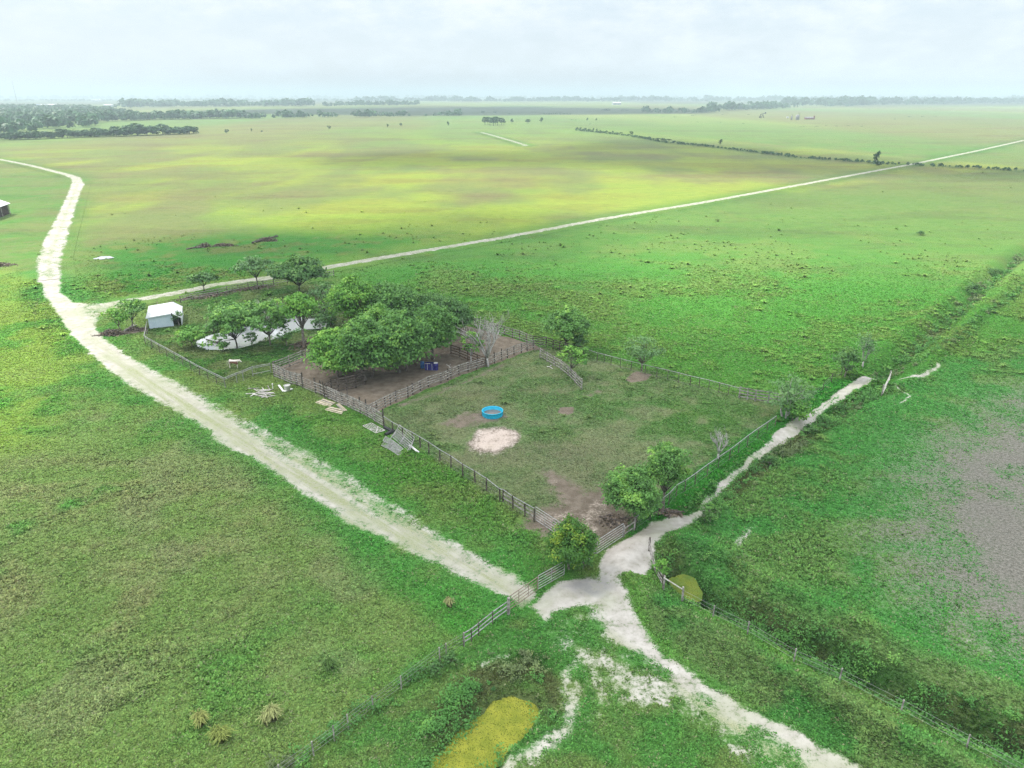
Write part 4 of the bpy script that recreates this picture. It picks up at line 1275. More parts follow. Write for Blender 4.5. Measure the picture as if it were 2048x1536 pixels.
tree('rounded bush below the straggly pale tree', (1585, 842), 800, 4.6, 'leaf_light', name='bush', cat='bush', seed=66, nlobes=12, per_m2=13, leaf_size=0.22, low=0.02, tone=0.35)
tree('compact dark tree beside the far end of the sandy path', (1690, 757), 698, 4.4, 'leaf_dark', seed=67, nlobes=12, per_m2=11, leaf_size=0.26, low=0.2, tone=0.55)
dead_tree('thin grey tree with few leaves behind the compact dark tree', (1724, 738), 670, 0.5, seed=68, levels=5, leaf='leaf_grey', nleaf=420, name='tree')
tree('bright green shrub behind the leaning wooden rails by the scum pool', (1322, 1160), 1118, 1.7, 'leaf_light', name='bush', cat='bush', seed=69, nlobes=10, per_m2=45, leaf_size=0.13, low=0.02, tone=0.5)
tree('small dark shrub on the wire fence below the end rails', (868, 1350), 1328, 1.6, 'leaf_dark', name='bush', cat='bush', seed=70, nlobes=7, per_m2=45, leaf_size=0.12, low=0.02, tone=0.4)
tree('dark bramble shrub where the wire fence meets the end rails', (902, 1328), 1306, 1.5, 'leaf_dark', name='bush', cat='bush', seed=71, nlobes=7, per_m2=45, leaf_size=0.12, low=0.02, tone=0.6)
for i, (bx, by, ty, w, lab) in enumerate([
        (1945, 582, 560, 4.0, 'dark shrub on the bank of the far eastern ditch'),
        (1990, 545, 530, 4.4, 'dark shrub farther up the far eastern ditch'),
        (1620, 860, 845, 2.4, 'small shrub on the weedy bank where the path is widest'),
        (1540, 925, 905, 2.2, 'low shrub on the weedy bank of the narrow stretch of path'),
        (1418, 1040, 1005, 2.6, 'leafy shrub on the ditch bank opposite the tall glossy tree'),
        (1840, 470, 462, 3.0, 'lone small shrub out in the eastern pasture')]):
    tree(lab, (bx, by), ty, w, 'leaf_dark' if i != 4 else 'leaf_mid', name='bush', cat='bush', seed=80 + i, nlobes=8, per_m2=14 if by < 800 else 22, leaf_size=0.24 if by < 800 else 0.18, low=0.02)


def tuft(label, base_px, top_y, w, colr, seed, nb=240):
    p = G(*base_px)
    H = height_at(p, top_y)
    global rng
    keep_rng, rng = rng, np.random.default_rng(seed)
    V, F, cc = blades(np.array([p]) + rng.normal(0, .12 * w, (9, 3)) * np.array([[1, 1, 0]]), nb // 9, np.full(9, H), np.full(9, w * 0.46), np.full(9, 0.05), np.tile(np.array([colr]), (9, 1)))
    rng = keep_rng
    t = thing('grass_tuft', label, 'grass tuft', p, 'tall single grass tufts in the near pasture')
    np_mesh('leaves', V, F, M['grass'], t, {'col': cc})


tuft('biggest pale straw-topped grass tuft above the bottom wire fence', (547, 1442), 1414, 1.2, (0.36, 0.40, 0.17), 1)
tuft('straw-coloured grass tuft west of the biggest one', (405, 1450), 1428, 1.1, (0.32, 0.36, 0.12), 2)
tuft('lower ragged grass tuft below the straw-coloured one', (440, 1475), 1456, 1.2, (0.26, 0.32, 0.09), 3)
tuft('small pale grass tuft near the end of the road by the pipe gate', (897, 1213), 1196, 0.7, (0.34, 0.36, 0.16), 4)
tuft('dark green grass tuft alone in the pasture below the road', (660, 1338), 1320, 0.9, (0.11, 0.20, 0.06), 5)

# ------------------------------------------------------------------ fences and gates
def poly_len(pts):
    return [math.hypot(b[0] - a[0], b[1] - a[1]) for a, b in zip(pts, pts[1:])]


def fence(label, px, h, rails, style='board', post_mat='wood_grey', rail_mat='wood_grey', spacing=2.4, post_w=0.13, at_points=False,
          name='fence', group=None, seed=1, extra_post=0.0, rail_w=0.15, start_gap=0.0):
    rs = random.Random(seed)
    pts = [gp(*q) for q in px]
    posts = []
    if at_points:
        posts = list(pts)
    else:
        for (a, b) in zip(pts, pts[1:]):
            L_ = math.hypot(b[0] - a[0], b[1] - a[1])
            n = max(1, round(L_ / spacing))
            for i in range(n):
                t = i / n
                posts.append((a[0] + (b[0] - a[0]) * t, a[1] + (b[1] - a[1]) * t))
        posts.append(pts[-1])
    zs = land(np.array(posts))['H']
    P3 = [Vector((p[0], p[1], z)) for p, z in zip(posts, zs)]
    t = thing(name, label, 'fence', P3[0], group)
    tops = []
    for p in P3:
        hh = h * rs.uniform(0.97, 1.05) + extra_post * (rs.random() < 0.35)
        tilt = Vector((rs.uniform(-1, 1), rs.uniform(-1, 1), 0)) * 0.025 * h
        mb = MB()
        if style == 'board':
            mb.tube([p + Vector((0, 0, -0.2)), p + tilt * .5 + Vector((0, 0, hh * .5)), p + tilt + Vector((0, 0, hh))], [post_w * .56, post_w * .54, post_w * .5], 7)
        else:
            mb.tube([p + Vector((0, 0, -0.2)), p + tilt + Vector((0, 0, hh))], post_w * .5, 7)
        mb.build('post', M[post_mat], t)
        tops.append(tilt)
    for rz in rails:
        mb = MB()
        if style == 'board':
            side = 1
            for a, b, ta, tb in zip(P3, P3[1:], tops, tops[1:]):
                d = (b - a).normalized()
                s = Vector((-d.y, d.x, 0)) * (post_w * 0.5 + 0.022) * -1
                ja, jb = rs.uniform(-.03, .03), rs.uniform(-.03, .03)
                mb.bar(a + s + ta * rz / h + Vector((0, 0, rz + ja)) - d * 0.01, b + s + tb * rz / h + Vector((0, 0, rz + jb)) - d * 0.02, 0.04, rail_w)
        else:
            rad = 0.042 if style == 'pipe' else 0.009
            mb.tube([p + tl * rz / h + Vector((0, 0, rz + (rs.uniform(-.02, .02) if style == 'wire' else 0))) for p, tl in zip(P3, tops)], rad, 6 if style == 'pipe' else 4)
        mb.build('rail' if style != 'wire' else 'wire', M[rail_mat], t)
    return t, P3


def add_mesh_wire(t, P3, h, n=4, mat='wire'):
    """strands of field wire under a pipe rail"""
    for k in range(n):
        z = 0.12 + (h - 0.3) * k / (n - 1)
        MB().tube([p + Vector((0, 0, z)) for p in P3], 0.008, 4).build('wire', M[mat], t)


def gate(label, pa, pb, h=1.35, n=6, mat='gate', z0=0.12, braces=1, name='gate', sag=0.0, at=None, lift=None):
    """tube gate between two ground pixels (or two 3-D points given in at)"""
    if at is None:
        a, b = Vector(G(*pa)), Vector(G(*pb))
        up = Vector((0, 0, 1))
    else:
        a, b, up = Vector(at[0]), Vector(at[1]), Vector(at[2]).normalized()
    t = thing(name, label, 'gate', a)
    d = (b - a).normalized()
    r = 0.032
    f = MB()
    A0, A1, B0, B1 = a + up * z0, a + up * (z0 + h), b + up * (z0 + sag), b + up * (z0 + h + sag)
    f.tube([A0, A1], r, 6).tube([A1, B1], r, 6).tube([B1, B0], r, 6).tube([B0, A0], r, 6)
    f.build('frame', M[mat], t)
    for k in range(1, n - 1):
        q = up * (z0 + h * k / (n - 1))
        MB().tube([a + q, b + q + up * sag], r * 0.85, 6).build('rail', M[mat], t)
    for k in range(braces):
        u = (k + 1) / (braces + 1)
        MB().tube([A0.lerp(B0, u), A1.lerp(B1, u)], r * 0.8, 6).build('brace', M[mat], t)
    return t


# the pond pen
f1, P1 = fence('pipe-topped wire fence along the road side of the pond pen', [(297, 657), (291, 688), (350, 722), (400, 750), (451, 775)], 1.4, [1.40], 'pipe', 'pipe_dark', 'pipe', 2.6, 0.09, seed=3)
add_mesh_wire(f1, P1, 1.35, 4)
MB().tube([p + Vector((0, 0, 1.2)) for p in P1], 0.02, 6).build('rail', M['gate'], f1)
f2, P2 = fence('short pipe fence from the pond pen corner to the dark plank corral', [(451, 775), (474, 765), (487, 760), (506, 752), (542, 745)], 1.45, [1.40, 1.2], 'pipe', 'pipe', 'pipe', 2.5, 0.10, at_points=True, seed=4)
MB().tube([P2[3] + Vector((0, 0, 0.35)), P2[4] + Vector((0, 0, 0.35))], 0.035, 6).build('rail', M['gate'], f2)
fence('grey plank fence dividing the pond pen from the corral', [(549, 746), (580, 734), (604, 724), (627, 714), (650, 703), (690, 684), (740, 662)], 1.75, [0.25, 0.6, 0.95, 1.3, 1.65], 'board', 'wood_grey', 'wood_grey', 2.3, 0.14, seed=5)
fence('dark old post and rail fence between the pond pen and the gravel road', [(362, 606), (384, 600), (436, 591), (455, 586), (477, 582), (497, 578), (527, 574), (548, 570), (575, 566), (620, 560), (668, 553)], 1.35, [0.45, 0.85, 1.25], 'board', 'wood_dark', 'wood_grey', 2.6, 0.15, at_points=True, seed=6, rail_w=0.12)

# the corral
fence('dark heavy plank fence of the corral front next to the pipe fence', [(549, 752), (560, 757), (571, 762), (583, 768), (594, 771), (606, 775)], 1.85, [0.3, 0.62, 0.94, 1.26, 1.58, 1.85], 'board', 'wood_dark', 'wood_grey', 2.2, 0.2, at_points=True, seed=7, extra_post=0.25)
gate('pale weathered board gate in the corral front', (607, 776), (631, 786), 1.4, 6, 'wood_grey', 0.15, 2)
fence('tall tight cluster of posts and rails at the loading alley', [(632, 786), (642, 790), (648, 793), (657, 797)], 2.2, [0.4, 0.8, 1.2, 1.6], 'board', 'wood_dark', 'wood_grey', 1.0, 0.2, at_points=True, seed=8)
fence('weathered grey plank fence of the corral front beside the lumber piles', [(657, 797), (664, 800), (674, 804), (685, 810), (697, 815), (709, 821), (721, 827), (734, 833), (750, 843), (768, 854)], 1.75, [0.25, 0.55, 0.85, 1.15, 1.45, 1.7], 'board', 'wood_dark', 'wood_grey', 2.0, 0.17, at_points=True, seed=9, extra_post=0.5)
fence('dark plank fence leading from the alley under the grove trees', [(650, 795), (664, 787), (678, 785), (694, 781), (712, 776), (730, 769)], 2.0, [0.35, 0.75, 1.15, 1.55, 1.9], 'board', 'wood_dark', 'wood_dark', 2.0, 0.2, seed=10)
fence('long grey plank fence between the bare corral and the grazed paddock', [(736, 833), (754, 824), (771, 815), (781, 810), (792, 804), (816, 795), (826, 790), (841, 782), (857, 774), (882, 766), (896, 760), (902, 757), (918, 750), (936, 744), (953, 739), (975, 732), (989, 727), (1003, 721), (1015, 716), (1028, 710), (1043, 706), (1054, 702), (1067, 698)], 1.5, [0.45, 0.8, 1.15, 1.45], 'board', 'wood_dark', 'wood_grey', 2.0, 0.16, at_points=True, seed=11, extra_post=0.3, rail_w=0.13)
fence('brown plank divider inside the corral, right of the blue barrels', [(902, 708), (920, 714), (936, 721), (955, 729), (972, 735)], 1.6, [0.3, 0.7, 1.1, 1.5], 'board', 'wood_dark', 'wood_brown', 2.2, 0.16, at_points=True, seed=12)
fence('dark plank fence at the back of the corral by the open pasture', [(930, 648), (950, 654), (970, 660), (995, 667), (1009, 672), (1025, 677), (1039, 681), (1053, 686), (1066, 691)], 1.6, [0.4, 0.8, 1.2, 1.55], 'board', 'wood_dark', 'wood_grey', 2.2, 0.15, at_points=True, seed=13, rail_w=0.12)
gate('grey board gate at the far corner where corral meets paddock', (1068, 701), (1092, 694), 1.5, 5, 'wood_grey', 0.1, 1)

# the paddock
fence('dark plank fence of the paddock behind the upright corner tree', [(1066, 691), (1092, 694), (1106, 698), (1119, 701), (1134, 705), (1150, 709), (1168, 714)], 1.55, [0.4, 0.8, 1.2, 1.5], 'board', 'wood_dark', 'wood_dark', 2.2, 0.15, at_points=True, seed=14, rail_w=0.12)
f3, P3_ = fence('long pipe fence between the paddock and the lush eastern pasture', [(1168, 714), (1194, 723), (1208, 726), (1222, 730), (1240, 735), (1262, 741), (1290, 748), (1313, 754), (1335, 760), (1357, 765), (1380, 771), (1398, 775), (1417, 780), (1437, 785), (1456, 790), (1478, 796)], 1.35, [1.35], 'pipe', 'pipe_dark', 'pipe', 2.5, 0.09, at_points=True, seed=15)
add_mesh_wire(f3, P3_, 1.3, 3)
fence('short weathered plank fence at the eastern corner of the paddock', [(1478, 796), (1494, 799), (1510, 802), (1536, 806), (1562, 811)], 1.55, [0.3, 0.7, 1.1, 1.5], 'board', 'wood_grey', 'wood_grey', 2.2, 0.17, at_points=True, seed=16)
fence('short plank wing fence standing inside the paddock by the small bright tree', [(1080, 716), (1094, 724), (1108, 732), (1122, 741), (1136, 752), (1150, 766), (1163, 780)], 1.5, [0.35, 0.75, 1.15, 1.45], 'board', 'wood_grey', 'wood_grey', 2.2, 0.16, at_points=True, seed=17)
f4, P4 = fence('pipe fence beside the sandy path along the paddock', [(1270, 1060), (1300, 1037), (1318, 1025), (1337, 1010), (1352, 993), (1369, 984), (1390, 970), (1414, 951), (1436, 936), (1458, 921), (1476, 908), (1494, 893), (1515, 877), (1533, 865), (1550, 853)], 1.35, [1.35], 'pipe', 'pipe_dark', 'pipe', 2.5, 0.09, at_points=True, seed=18)
add_mesh_wire(f4, P4, 1.3, 3)
f5, P5 = fence('pipe fence on timber posts along the road side of the paddock', [(768, 854), (786, 866), (806, 877), (826, 888), (841, 897), (858, 908), (880, 922), (902, 936), (926, 953), (950, 966), (973, 981), (1000, 1003), (1006, 1005), (1026, 1018), (1050, 1032), (1068, 1043)], 1.4, [1.38], 'pipe', 'wood_dark', 'pipe', 2.5, 0.15, at_points=True, seed=19)
add_mesh_wire(f5, P5, 1.3, 3)
for z in (0.5, 0.95):
    mbx = MB()
    mbx.bar(P5[-4] + Vector((0, 0, z)), P5[-1] + Vector((0, 0, z)), 0.04, 0.13)
    mbx.build('rail', M['wood_grey'], f5)

# gates and rails round the junction
gate('galvanised six-bar gate from the paddock fence to the yellow-green bush', (1071, 1042), (1128, 1080), 1.35, 6, 'gate', 0.15, 2)
fence('short dark wooden rails to the right of the yellow-green bush', [(1146, 1092), (1168, 1100), (1189, 1109)], 1.45, [0.4, 0.85, 1.3], 'board', 'wood_dark', 'wood_dark', 2.0, 0.17, at_points=True, seed=20)
gate('galvanised gate bowed between a dark post and the sandy entrance', (1193, 1110), (1245, 1078), 1.3, 6, 'gate', 0.12, 0, sag=0.05)
gate('worn gate panel pressed against the yellow-green bush', (1152, 1138), (1190, 1112), 1.3, 6, 'gate', 0.1, 1)
fence('two-rail wooden fence at the edge of the sandy entrance', [(1247, 1078), (1268, 1062)], 1.3, [0.45, 1.05], 'board', 'wood_grey', 'wood_grey', 2.0, 0.12, at_points=True, seed=21, rail_w=0.12)
gate('silver gate panel standing left of the yellow-green bush', (1076, 1182), (1128, 1152), 1.25, 6, 'gate', 0.12, 1)
gate('brown rusty pipe gate closing the end of the dirt road', (1018, 1224), (1075, 1183), 1.2, 5, 'pipe_brown', 0.12, 2)
fence('pipe end rails where the wire fence reaches the road gate', [(928, 1293), (943, 1283), (957, 1272), (985, 1250), (1016, 1228)], 1.15, [0.35, 0.7, 1.1], 'pipe', 'pipe_dark', 'pipe', 2.0, 0.10, at_points=True, seed=22)
mbx = MB()
pz = Vector(G(1017, 1230))
tp = thing('gate_post', 'stout grey timber post hanging the brown rusty gate', 'post', pz)
mbx.tube([pz + Vector((0, 0, -.2)), pz + Vector((0, 0, .8)), pz + Vector((0.02, 0, 1.5))], [.13, .12, .115], 8).build('shaft', M['wood_grey'], tp)
f6, P6 = fence('wire fence on thin posts along the bottom bank', [(928, 1293), (893, 1314), (880, 1322), (803, 1380), (747, 1420), (697, 1458), (669, 1481), (628, 1512), (561, 1560), (500, 1600)], 1.2, [0.3, 0.6, 0.9, 1.15], 'wire', 'wood_grey', 'wire', 2.5, 0.085, at_points=True, seed=23)
fence('leaning wooden rails beside the scum pool', [(1298, 1106), (1312, 1142), (1325, 1180)], 1.3, [0.55, 0.8, 1.15], 'board', 'wood_dark', 'wood_grey', 2.0, 0.15, at_points=True, seed=24, rail_w=0.10)
f7, P7 = fence('single pale rail on two posts below the scum pool', [(1326, 1182), (1364, 1206)], 1.3, [1.2], 'board', 'wood_grey', 'wood_white', 2.0, 0.15, at_points=True, seed=25, rail_w=0.09)
fence('wire fence on short posts along the south-eastern ditch', [(1364, 1206), (1425, 1238), (1494, 1272), (1586, 1330), (1677, 1367), (1800, 1430), (1932, 1500), (2040, 1560), (2150, 1620)], 1.15, [0.35, 0.7, 1.05], 'wire', 'wood_grey', 'wire', 2.5, 0.10, at_points=True, seed=26)
fence('sagging wire fence with old posts beside the upper end of the path', [(1562, 811), (1590, 812), (1622, 800), (1645, 782), (1662, 765), (1682, 752)], 1.2, [0.4, 0.8, 1.1], 'wire', 'wood_dark', 'wire', 2.5, 0.10, at_points=True, seed=27)
fence('rickety pale rail panel where the path forks', [(1764, 786), (1777, 765)], 1.6, [0.3, 0.65, 1.0, 1.35], 'board', 'wood_grey', 'wood_white', 2.0, 0.14, at_points=True, seed=28, rail_w=0.1)

# ------------------------------------------------------------------ timber, pipes and gates lying by the corral
def board(label, a_px, b_px, w, h, z, mat, group, name='board', cat='board'):
    a, b = Vector(gp(*a_px) + (0,)), Vector(gp(*b_px) + (0,))
    za = ground_z(a.x, a.y)
    a.z = b.z = za + z
    o = MB().bar(a, b, w, h).build(name, M[mat], None)
    return tag(o, label, cat, group)


BG = 'sawn boards lying in piles by the corral front'
for i in range(7):
    o_ = i * 1.9
    board('pale sawn board in the upper pile by the corral front fence', (631 + o_ * 1.35, 804.5 - o_ * 0.55), (659 + o_ * 1.0, 813.5 - o_ * 0.62), 0.15, 0.05, 0.05 + 0.05 * (i % 2), 'wood_pale' if i != 4 else 'wood_grey', BG)
for i in range(5):
    o_ = i * 2.0
    board('pale sawn board in the lower pile, farther from the fence', (650 + o_ * 1.2, 820 - o_ * 0.7), (684 + o_ * 0.5, 828.5 - o_ * 1.0), 0.15, 0.05, 0.05 + 0.06 * (i % 2), 'wood_pale', BG)
for i in range(3):
    board('board lying askew against the fence side of the two piles', (673 + i * 2.2, 810 - i), (687 + i * 3.2, 823.5 - i * .6), 0.14, 0.05, 0.12, 'wood_pale' if i else 'wood_grey', BG)

rs = random.Random(77)
DG = 'grey poles heaped on the grass west of the corral'
for i in range(22):
    cx, cy = rs.uniform(500, 540), rs.uniform(776, 795)
    ang = rs.choice([rs.uniform(-0.4, 0.4), rs.uniform(-1.2, 1.2)])
    l_ = rs.uniform(0.8, 2.0)
    x, y = gp(cx, cy)
    z = ground_z(x, y) + 0.10 + 0.22 * max(0, 1 - math.hypot((cx - 521) / 18, (cy - 786) / 8)) * rs.random()
    d = Vector((math.cos(ang), math.sin(ang), rs.uniform(-.04, .08))) * l_ * 0.5
    o = MB().tube([Vector((x, y, z)) - d, Vector((x, y, z)), Vector((x, y, z)) + d], [0.065, 0.06, 0.045], 6).build('pole', M[rs.choice(['wood_white', 'wood_white', 'wood_grey'])])
    tag(o, 'weathered pole in the grey heap on the grass west of the corral', 'pole', DG)
p = Vector(G(546, 778))
o = MB().tube([p + Vector((0, 0, -.1)), p + Vector((0, 0, .62)), p + Vector((0.01, 0, .66)), p + Vector((0.01, 0, .82))], [.05, .05, .09, .085], 8).build('marker_post', M['white_plastic'])
tag(o, 'small white capped post beside the heap of poles', 'post')
p = Vector(G(575, 780))
t = thing('tub', 'white round plastic tub standing on the grass by the corral', 'tub', p)
MB().lathe(p, [(0.0, 0.02), (0.34, 0.02), (0.42, 0.72), (0.45, 0.74), (0.41, 0.75), (0.36, 0.25), (0.0, 0.25)], 20).build('body', M['white_plastic'], t, True)
MB().tube([p + Vector((.40, 0, .72)), p + Vector((.2, .02, .86)), p + Vector((-.2, .02, .86)), p + Vector((-.40, 0, .72))], .018, 5).build('handle', M['pipe_dark'], t)
a, b, c = Vector(G(557.5, 772)), Vector(G(567, 783)), Vector(G(585, 778))
o = MB().bar(a + Vector((0, 0, .22)), b + Vector((0, 0, .08)), .26, .05).build('plank', M['white_plastic'])
tag(o, 'narrow white plank propped on the grass left of the white tub', 'plank')
o = MB().bar(b + Vector((0, 0, .06)), c + Vector((0, 0, .10)), .34, .06).build('plank', M['white_plastic'])
tag(o, 'wider white plank lying in front of the white tub', 'plank')


def flat_gate(label, corners_px, z, rails, mat, lift=(0, 0, 0, 0), cross=False, bow=0.0):
    """a gate lying on the ground or leaning: corners run a, b along one long side, c, d back along the other"""
    q = [Vector(gp(*c) + (0,)) for c in corners_px]
    for v, l in zip(q, lift):
        v.z = ground_z(v.x, v.y) + z + l
    t = thing('gate', label, 'gate', q[0])
    A, B, C_, D = q
    f = MB()

    def pt(u, v):
        base = A.lerp(B, u).lerp(D.lerp(C_, u), v)
        return base + Vector((0, 0, bow * 4 * u * (1 - u)))
    r = 0.035
    f.tube([pt(0, v / 4) for v in range(5)], r, 6).tube([pt(1, v / 4) for v in range(5)], r, 6)
    f.tube([pt(u / 6, 0) for u in range(7)], r, 6).tube([pt(u / 6, 1) for u in range(7)], r, 6)
    f.build('frame', M[mat], t)
    for k in range(1, rails - 1):
        v = k / (rails - 1)
        MB().tube([pt(u / 6, v) for u in range(7)], r * .85, 6).build('rail', M[mat], t)
    if cross:
        MB().tube([pt(.5, 0), pt(1, 1)], r * .8, 5).build('brace', M[mat], t)
        MB().tube([pt(.5, 1), pt(1, 0)], r * .8, 5).build('brace', M[mat], t)
    MB().tube([pt(.5, 0), pt(.5, 1)], r * .8, 5).build('brace', M[mat], t)
    return t


flat_gate('pale six-bar gate lying flat on the grass with a crossed brace', [(726, 853), (752, 868), (770, 863), (743, 848)], 0.10, 6, 'wood_white', cross=True)
flat_gate('silver gate leaning on the paddock fence behind the others', [(786, 875), (820, 902), (830, 893), (800, 866)], 0.08, 7, 'gate', (0, 0, 0.95, 0.95))
flat_gate('second leaning silver gate, in front of the one against the fence', [(781, 878), (814, 905), (825, 896), (794, 868)], 0.06, 6, 'gate', (0, 0, 0.45, 0.45))
flat_gate('bowed silver gate lying lowest, nearest the road', [(763, 892), (797, 912), (803, 909), (768, 885)], 0.06, 5, 'gate', bow=0.10)
flat_gate('bowed silver gate lying between the lowest and the leaning ones', [(766, 883), (800, 905), (806, 900), (771, 875)], 0.10, 6, 'gate', bow=0.14)
a, b = Vector(G(818, 893)), Vector(G(833, 905))
for i in range(3):
    off = Vector((0.16 * i, -0.14 * i, 0.12))
    o = MB().tube([a + off, b + off], 0.075, 8).build('plastic_pipe', M['white_plastic'])
    tag(o, 'short white pipe in the bundle beside the leaning silver gates', 'pipe', 'white pipes by the leaning gates')
for (a_, b_, lab) in (((769, 858), (786, 866), 'black plastic culvert pipe lying against the fence post'), ((771, 873), (788, 864), 'black plastic culvert pipe angled towards the leaning gates')):
    a, b = Vector(G(*a_)) + Vector((0, 0, .2)), Vector(G(*b_)) + Vector((0, 0, .2))
    d = (b - a).normalized()
    mb = MB()
    n = 14
    pts, rad = [], []
    for i in range(n + 1):
        pts.append(a.lerp(b, i / n)); rad.append(0.20 if i % 2 else 0.18)
    mb.tube(pts, rad, 12, cap=False)
    mb.tube(pts[::-1], [r_ - .025 for r_ in rad], 12, cap=False)
    o = mb.build('culvert_pipe', M['black_plastic'])
    tag(o, lab, 'pipe')

# ------------------------------------------------------------------ blue tank, barrels
p = Vector(G(985, 830))
t = thing('stock_tank', 'bright blue round stock tank in the grazed paddock', 'water tank', p)
mb = MB()
prof = [(1.22, 0.0), (1.24, 0.30), (1.26, 0.58), (1.30, 0.60), (1.31, 0.64), (1.22, 0.65), (1.19, 0.60), (1.15, 0.10), (0.0, 0.08)]
mb.lathe(p, prof, 40).build('shell', M['blue'], t, True)
mb = MB()
for k in range(20):
    a_ = 2 * math.pi * k / 20
    d = Vector((math.cos(a_), math.sin(a_), 0))
    mb.bar(p + d * 1.245 + Vector((0, 0, 0.02)), p + d * 1.275 + Vector((0, 0, 0.57)), 0.07, 0.05, d)
mb.build('ribs', M['blue'], t)
M['tank_water'] = water_material('tank_water', (0.16, 0.15, 0.14), 0.05, 1.4)
mb = MB()
mb.lathe(p, [(0.0, 0.22), (1.16, 0.22)], 40).build('water', M['tank_water'], t)

for (bx, by, hh, rr, mt, lab) in ((845, 736, 0.95, 0.30, 'barrel_blue', 'light blue barrel left of the navy bin under the grove'), (872, 740, 1.05, 0.33, 'barrel_navy', 'navy barrel at the right end of the blue containers')):
    p = Vector(G(bx, by))
    t = thing('barrel', lab, 'barrel', p)
    prof = [(0, 0.0), (rr * .94, 0.0), (rr * .97, 0.05), (rr * .97, hh * .3), (rr * 1.03, hh * .33), (rr * .98, hh * .36), (rr * .98, hh * .64), (rr * 1.03, hh * .67), (rr * .97, hh * .7), (rr * .96, hh * .96), (rr * .9, hh)]
    MB().lathe(p, prof, 20).build('drum', M[mt], t, True)
    MB().lathe(p, [(rr * .9, hh - .001), (rr * .9, hh + .03), (0, hh + .035)], 20).build('lid', M['white_plastic' if mt == 'barrel_navy' else 'barrel_blue'], t)
p = Vector(G(860, 739))
t = thing('feed_bin', 'navy feed bin with pale strips between the two barrels', 'feeder', p)
mb = MB()
for sx in (-1, 1):
    mb.bar(p + Vector((sx * .62, 0, .02)), p + Vector((sx * .62, 0, 1.0)), .06, .7, (0, 1, 0))
for sy in (-1, 1):
    mb.bar(p + Vector((-.65, sy * .38, .5)), p + Vector((.65, sy * .38, .5)), .06, .96)
mb.bar(p + Vector((-.65, 0, .1)), p + Vector((.65, 0, .1)), .74, .06)
mb.build('bin', M['barrel_navy'], t)
for sx in (-.3, .35):
    MB().bar(p + Vector((sx, -.425, .08)), p + Vector((sx, -.425, 1.02)), .035, .03, (0, 1, 0)).build('strip', M['white_plastic'], t)
MB().bar(p + Vector((-.7, -.38, 1.02)), p + Vector((.1, -.38, 1.03)), .09, .04).build('rim', M['white_plastic'], t)

# ------------------------------------------------------------------ brush piles
def brush_pile(label, c_px, lx, ly, hz, n, seed, mats=('brush',), ang=0.0):
    r = random.Random(seed)
    p = Vector(G(*c_px))
    t = thing('brush_pile', label, 'brush pile', p)
    mb = MB()
    ca, sa = math.cos(ang), math.sin(ang)
    for _ in range(n):
        u, v = r.gauss(0, .42), r.gauss(0, .42)
        z = hz * max(0.05, 1 - (u * u + v * v)) * r.uniform(0.1, 1)
        c = p + Vector((u * lx * ca - v * ly * sa, u * lx * sa + v * ly * ca, z))
        a_ = ang + r.gauss(0, .7)
        d = Vector((math.cos(a_), math.sin(a_), r.uniform(-.25, .35))) * r.uniform(.5, 1.6) * 0.5
        rad = r.uniform(.025, .085)
        mb.tube([c - d, c + Vector((0, 0, r.uniform(-.05, .1))), c + d], [rad, rad * .85, rad * .5], 5)
    mb.build('sticks', M[mats[0]], t)
    r2 = np.random.default_rng(seed)
    nl = n * 7
    uv = r2.normal(0, .40, (nl, 2))
    z = hz * np.maximum(0.05, 1 - (uv ** 2).sum(1)) * r2.uniform(0, .8, nl)
    C_ = np.array(p) + np.column_stack([uv[:, 0] * lx * ca - uv[:, 1] * ly * sa, uv[:, 0] * lx * sa + uv[:, 1] * ly * ca, z])
    V, F = leaf_quads(C_, r2.normal(0, .6, (nl, 3)) + np.array([0, 0, .7]), r2.uniform(.15, .4, nl))
    np_mesh('dead_leaves', V, F, M['litter'], t, {'rnd': np.repeat(r2.uniform(0, 1, nl), 4)})
    return t


def log(label, a_px, b_px, r0, r1, mat, z=0.15, group=None):
    a, b = Vector(G(*a_px)), Vector(G(*b_px))
    mb = MB()
    m_ = a.lerp(b, .5) + Vector((0, 0, z + .12))
    mb.tube([a + Vector((0, 0, z)), m_, b + Vector((0, 0, z))], [r0, (r0 + r1) / 2, r1], 7)
    d = (b - a)
    mb.tube([m_, m_ + d * .2 + Vector((.2, -.3, .5))], [r1 * .8, r1 * .3], 5)
    mb.tube([m_.lerp(b, .4), b + Vector((-.3, .4, .6))], [r1 * .7, r1 * .3], 5)
    o = mb.build('log', M[mat])
    tag(o, label, 'log', group)


log('dead fallen limb hanging over the white pond water', (412, 678), (452, 692), .10, .16, 'bark_dark', .5)
log('fallen trunk between the two trees by the road bend', (249, 663), (273, 651), .14, .10, 'wood_grey')
log('broken log in the far north-west pasture, westernmost of the row', (373, 499), (404, 495), .18, .22, 'brush')
log('long dark fallen trunk in the north-west pasture, nearest the gravel road', (505, 488), (556, 474), .3, .2, 'bark_dark', .3)
log('pale stick jutting over the inner plank fence', (893, 741), (903, 750), .05, .06, 'wood_white', .9)
log('white stick lying in the paddock by the wing fence', (1094, 734), (1105, 738), .05, .07, 'wood_white', .05)
brush_pile('brushwood pile under the leaning tree at the road bend', (222, 669), 2.2, 1.1, .9, 80, 91)
brush_pile('twiggy pile at the foot of the tree near the white shed', (270, 660), 1.6, .8, .5, 36, 92)
brush_pile('grey brush pile between the pale trunked pond tree and the grove', (634, 692), 4.2, 2.4, 1.3, 150, 93)
brush_pile('dark brush heap in the north-west pasture, western of the two', (410, 494), 2.0, 1.2, 1.3, 46, 94)
brush_pile('reddish brush heap in the north-west pasture, next to the dark one', (449, 492), 3.4, 1.0, .9, 60, 95)
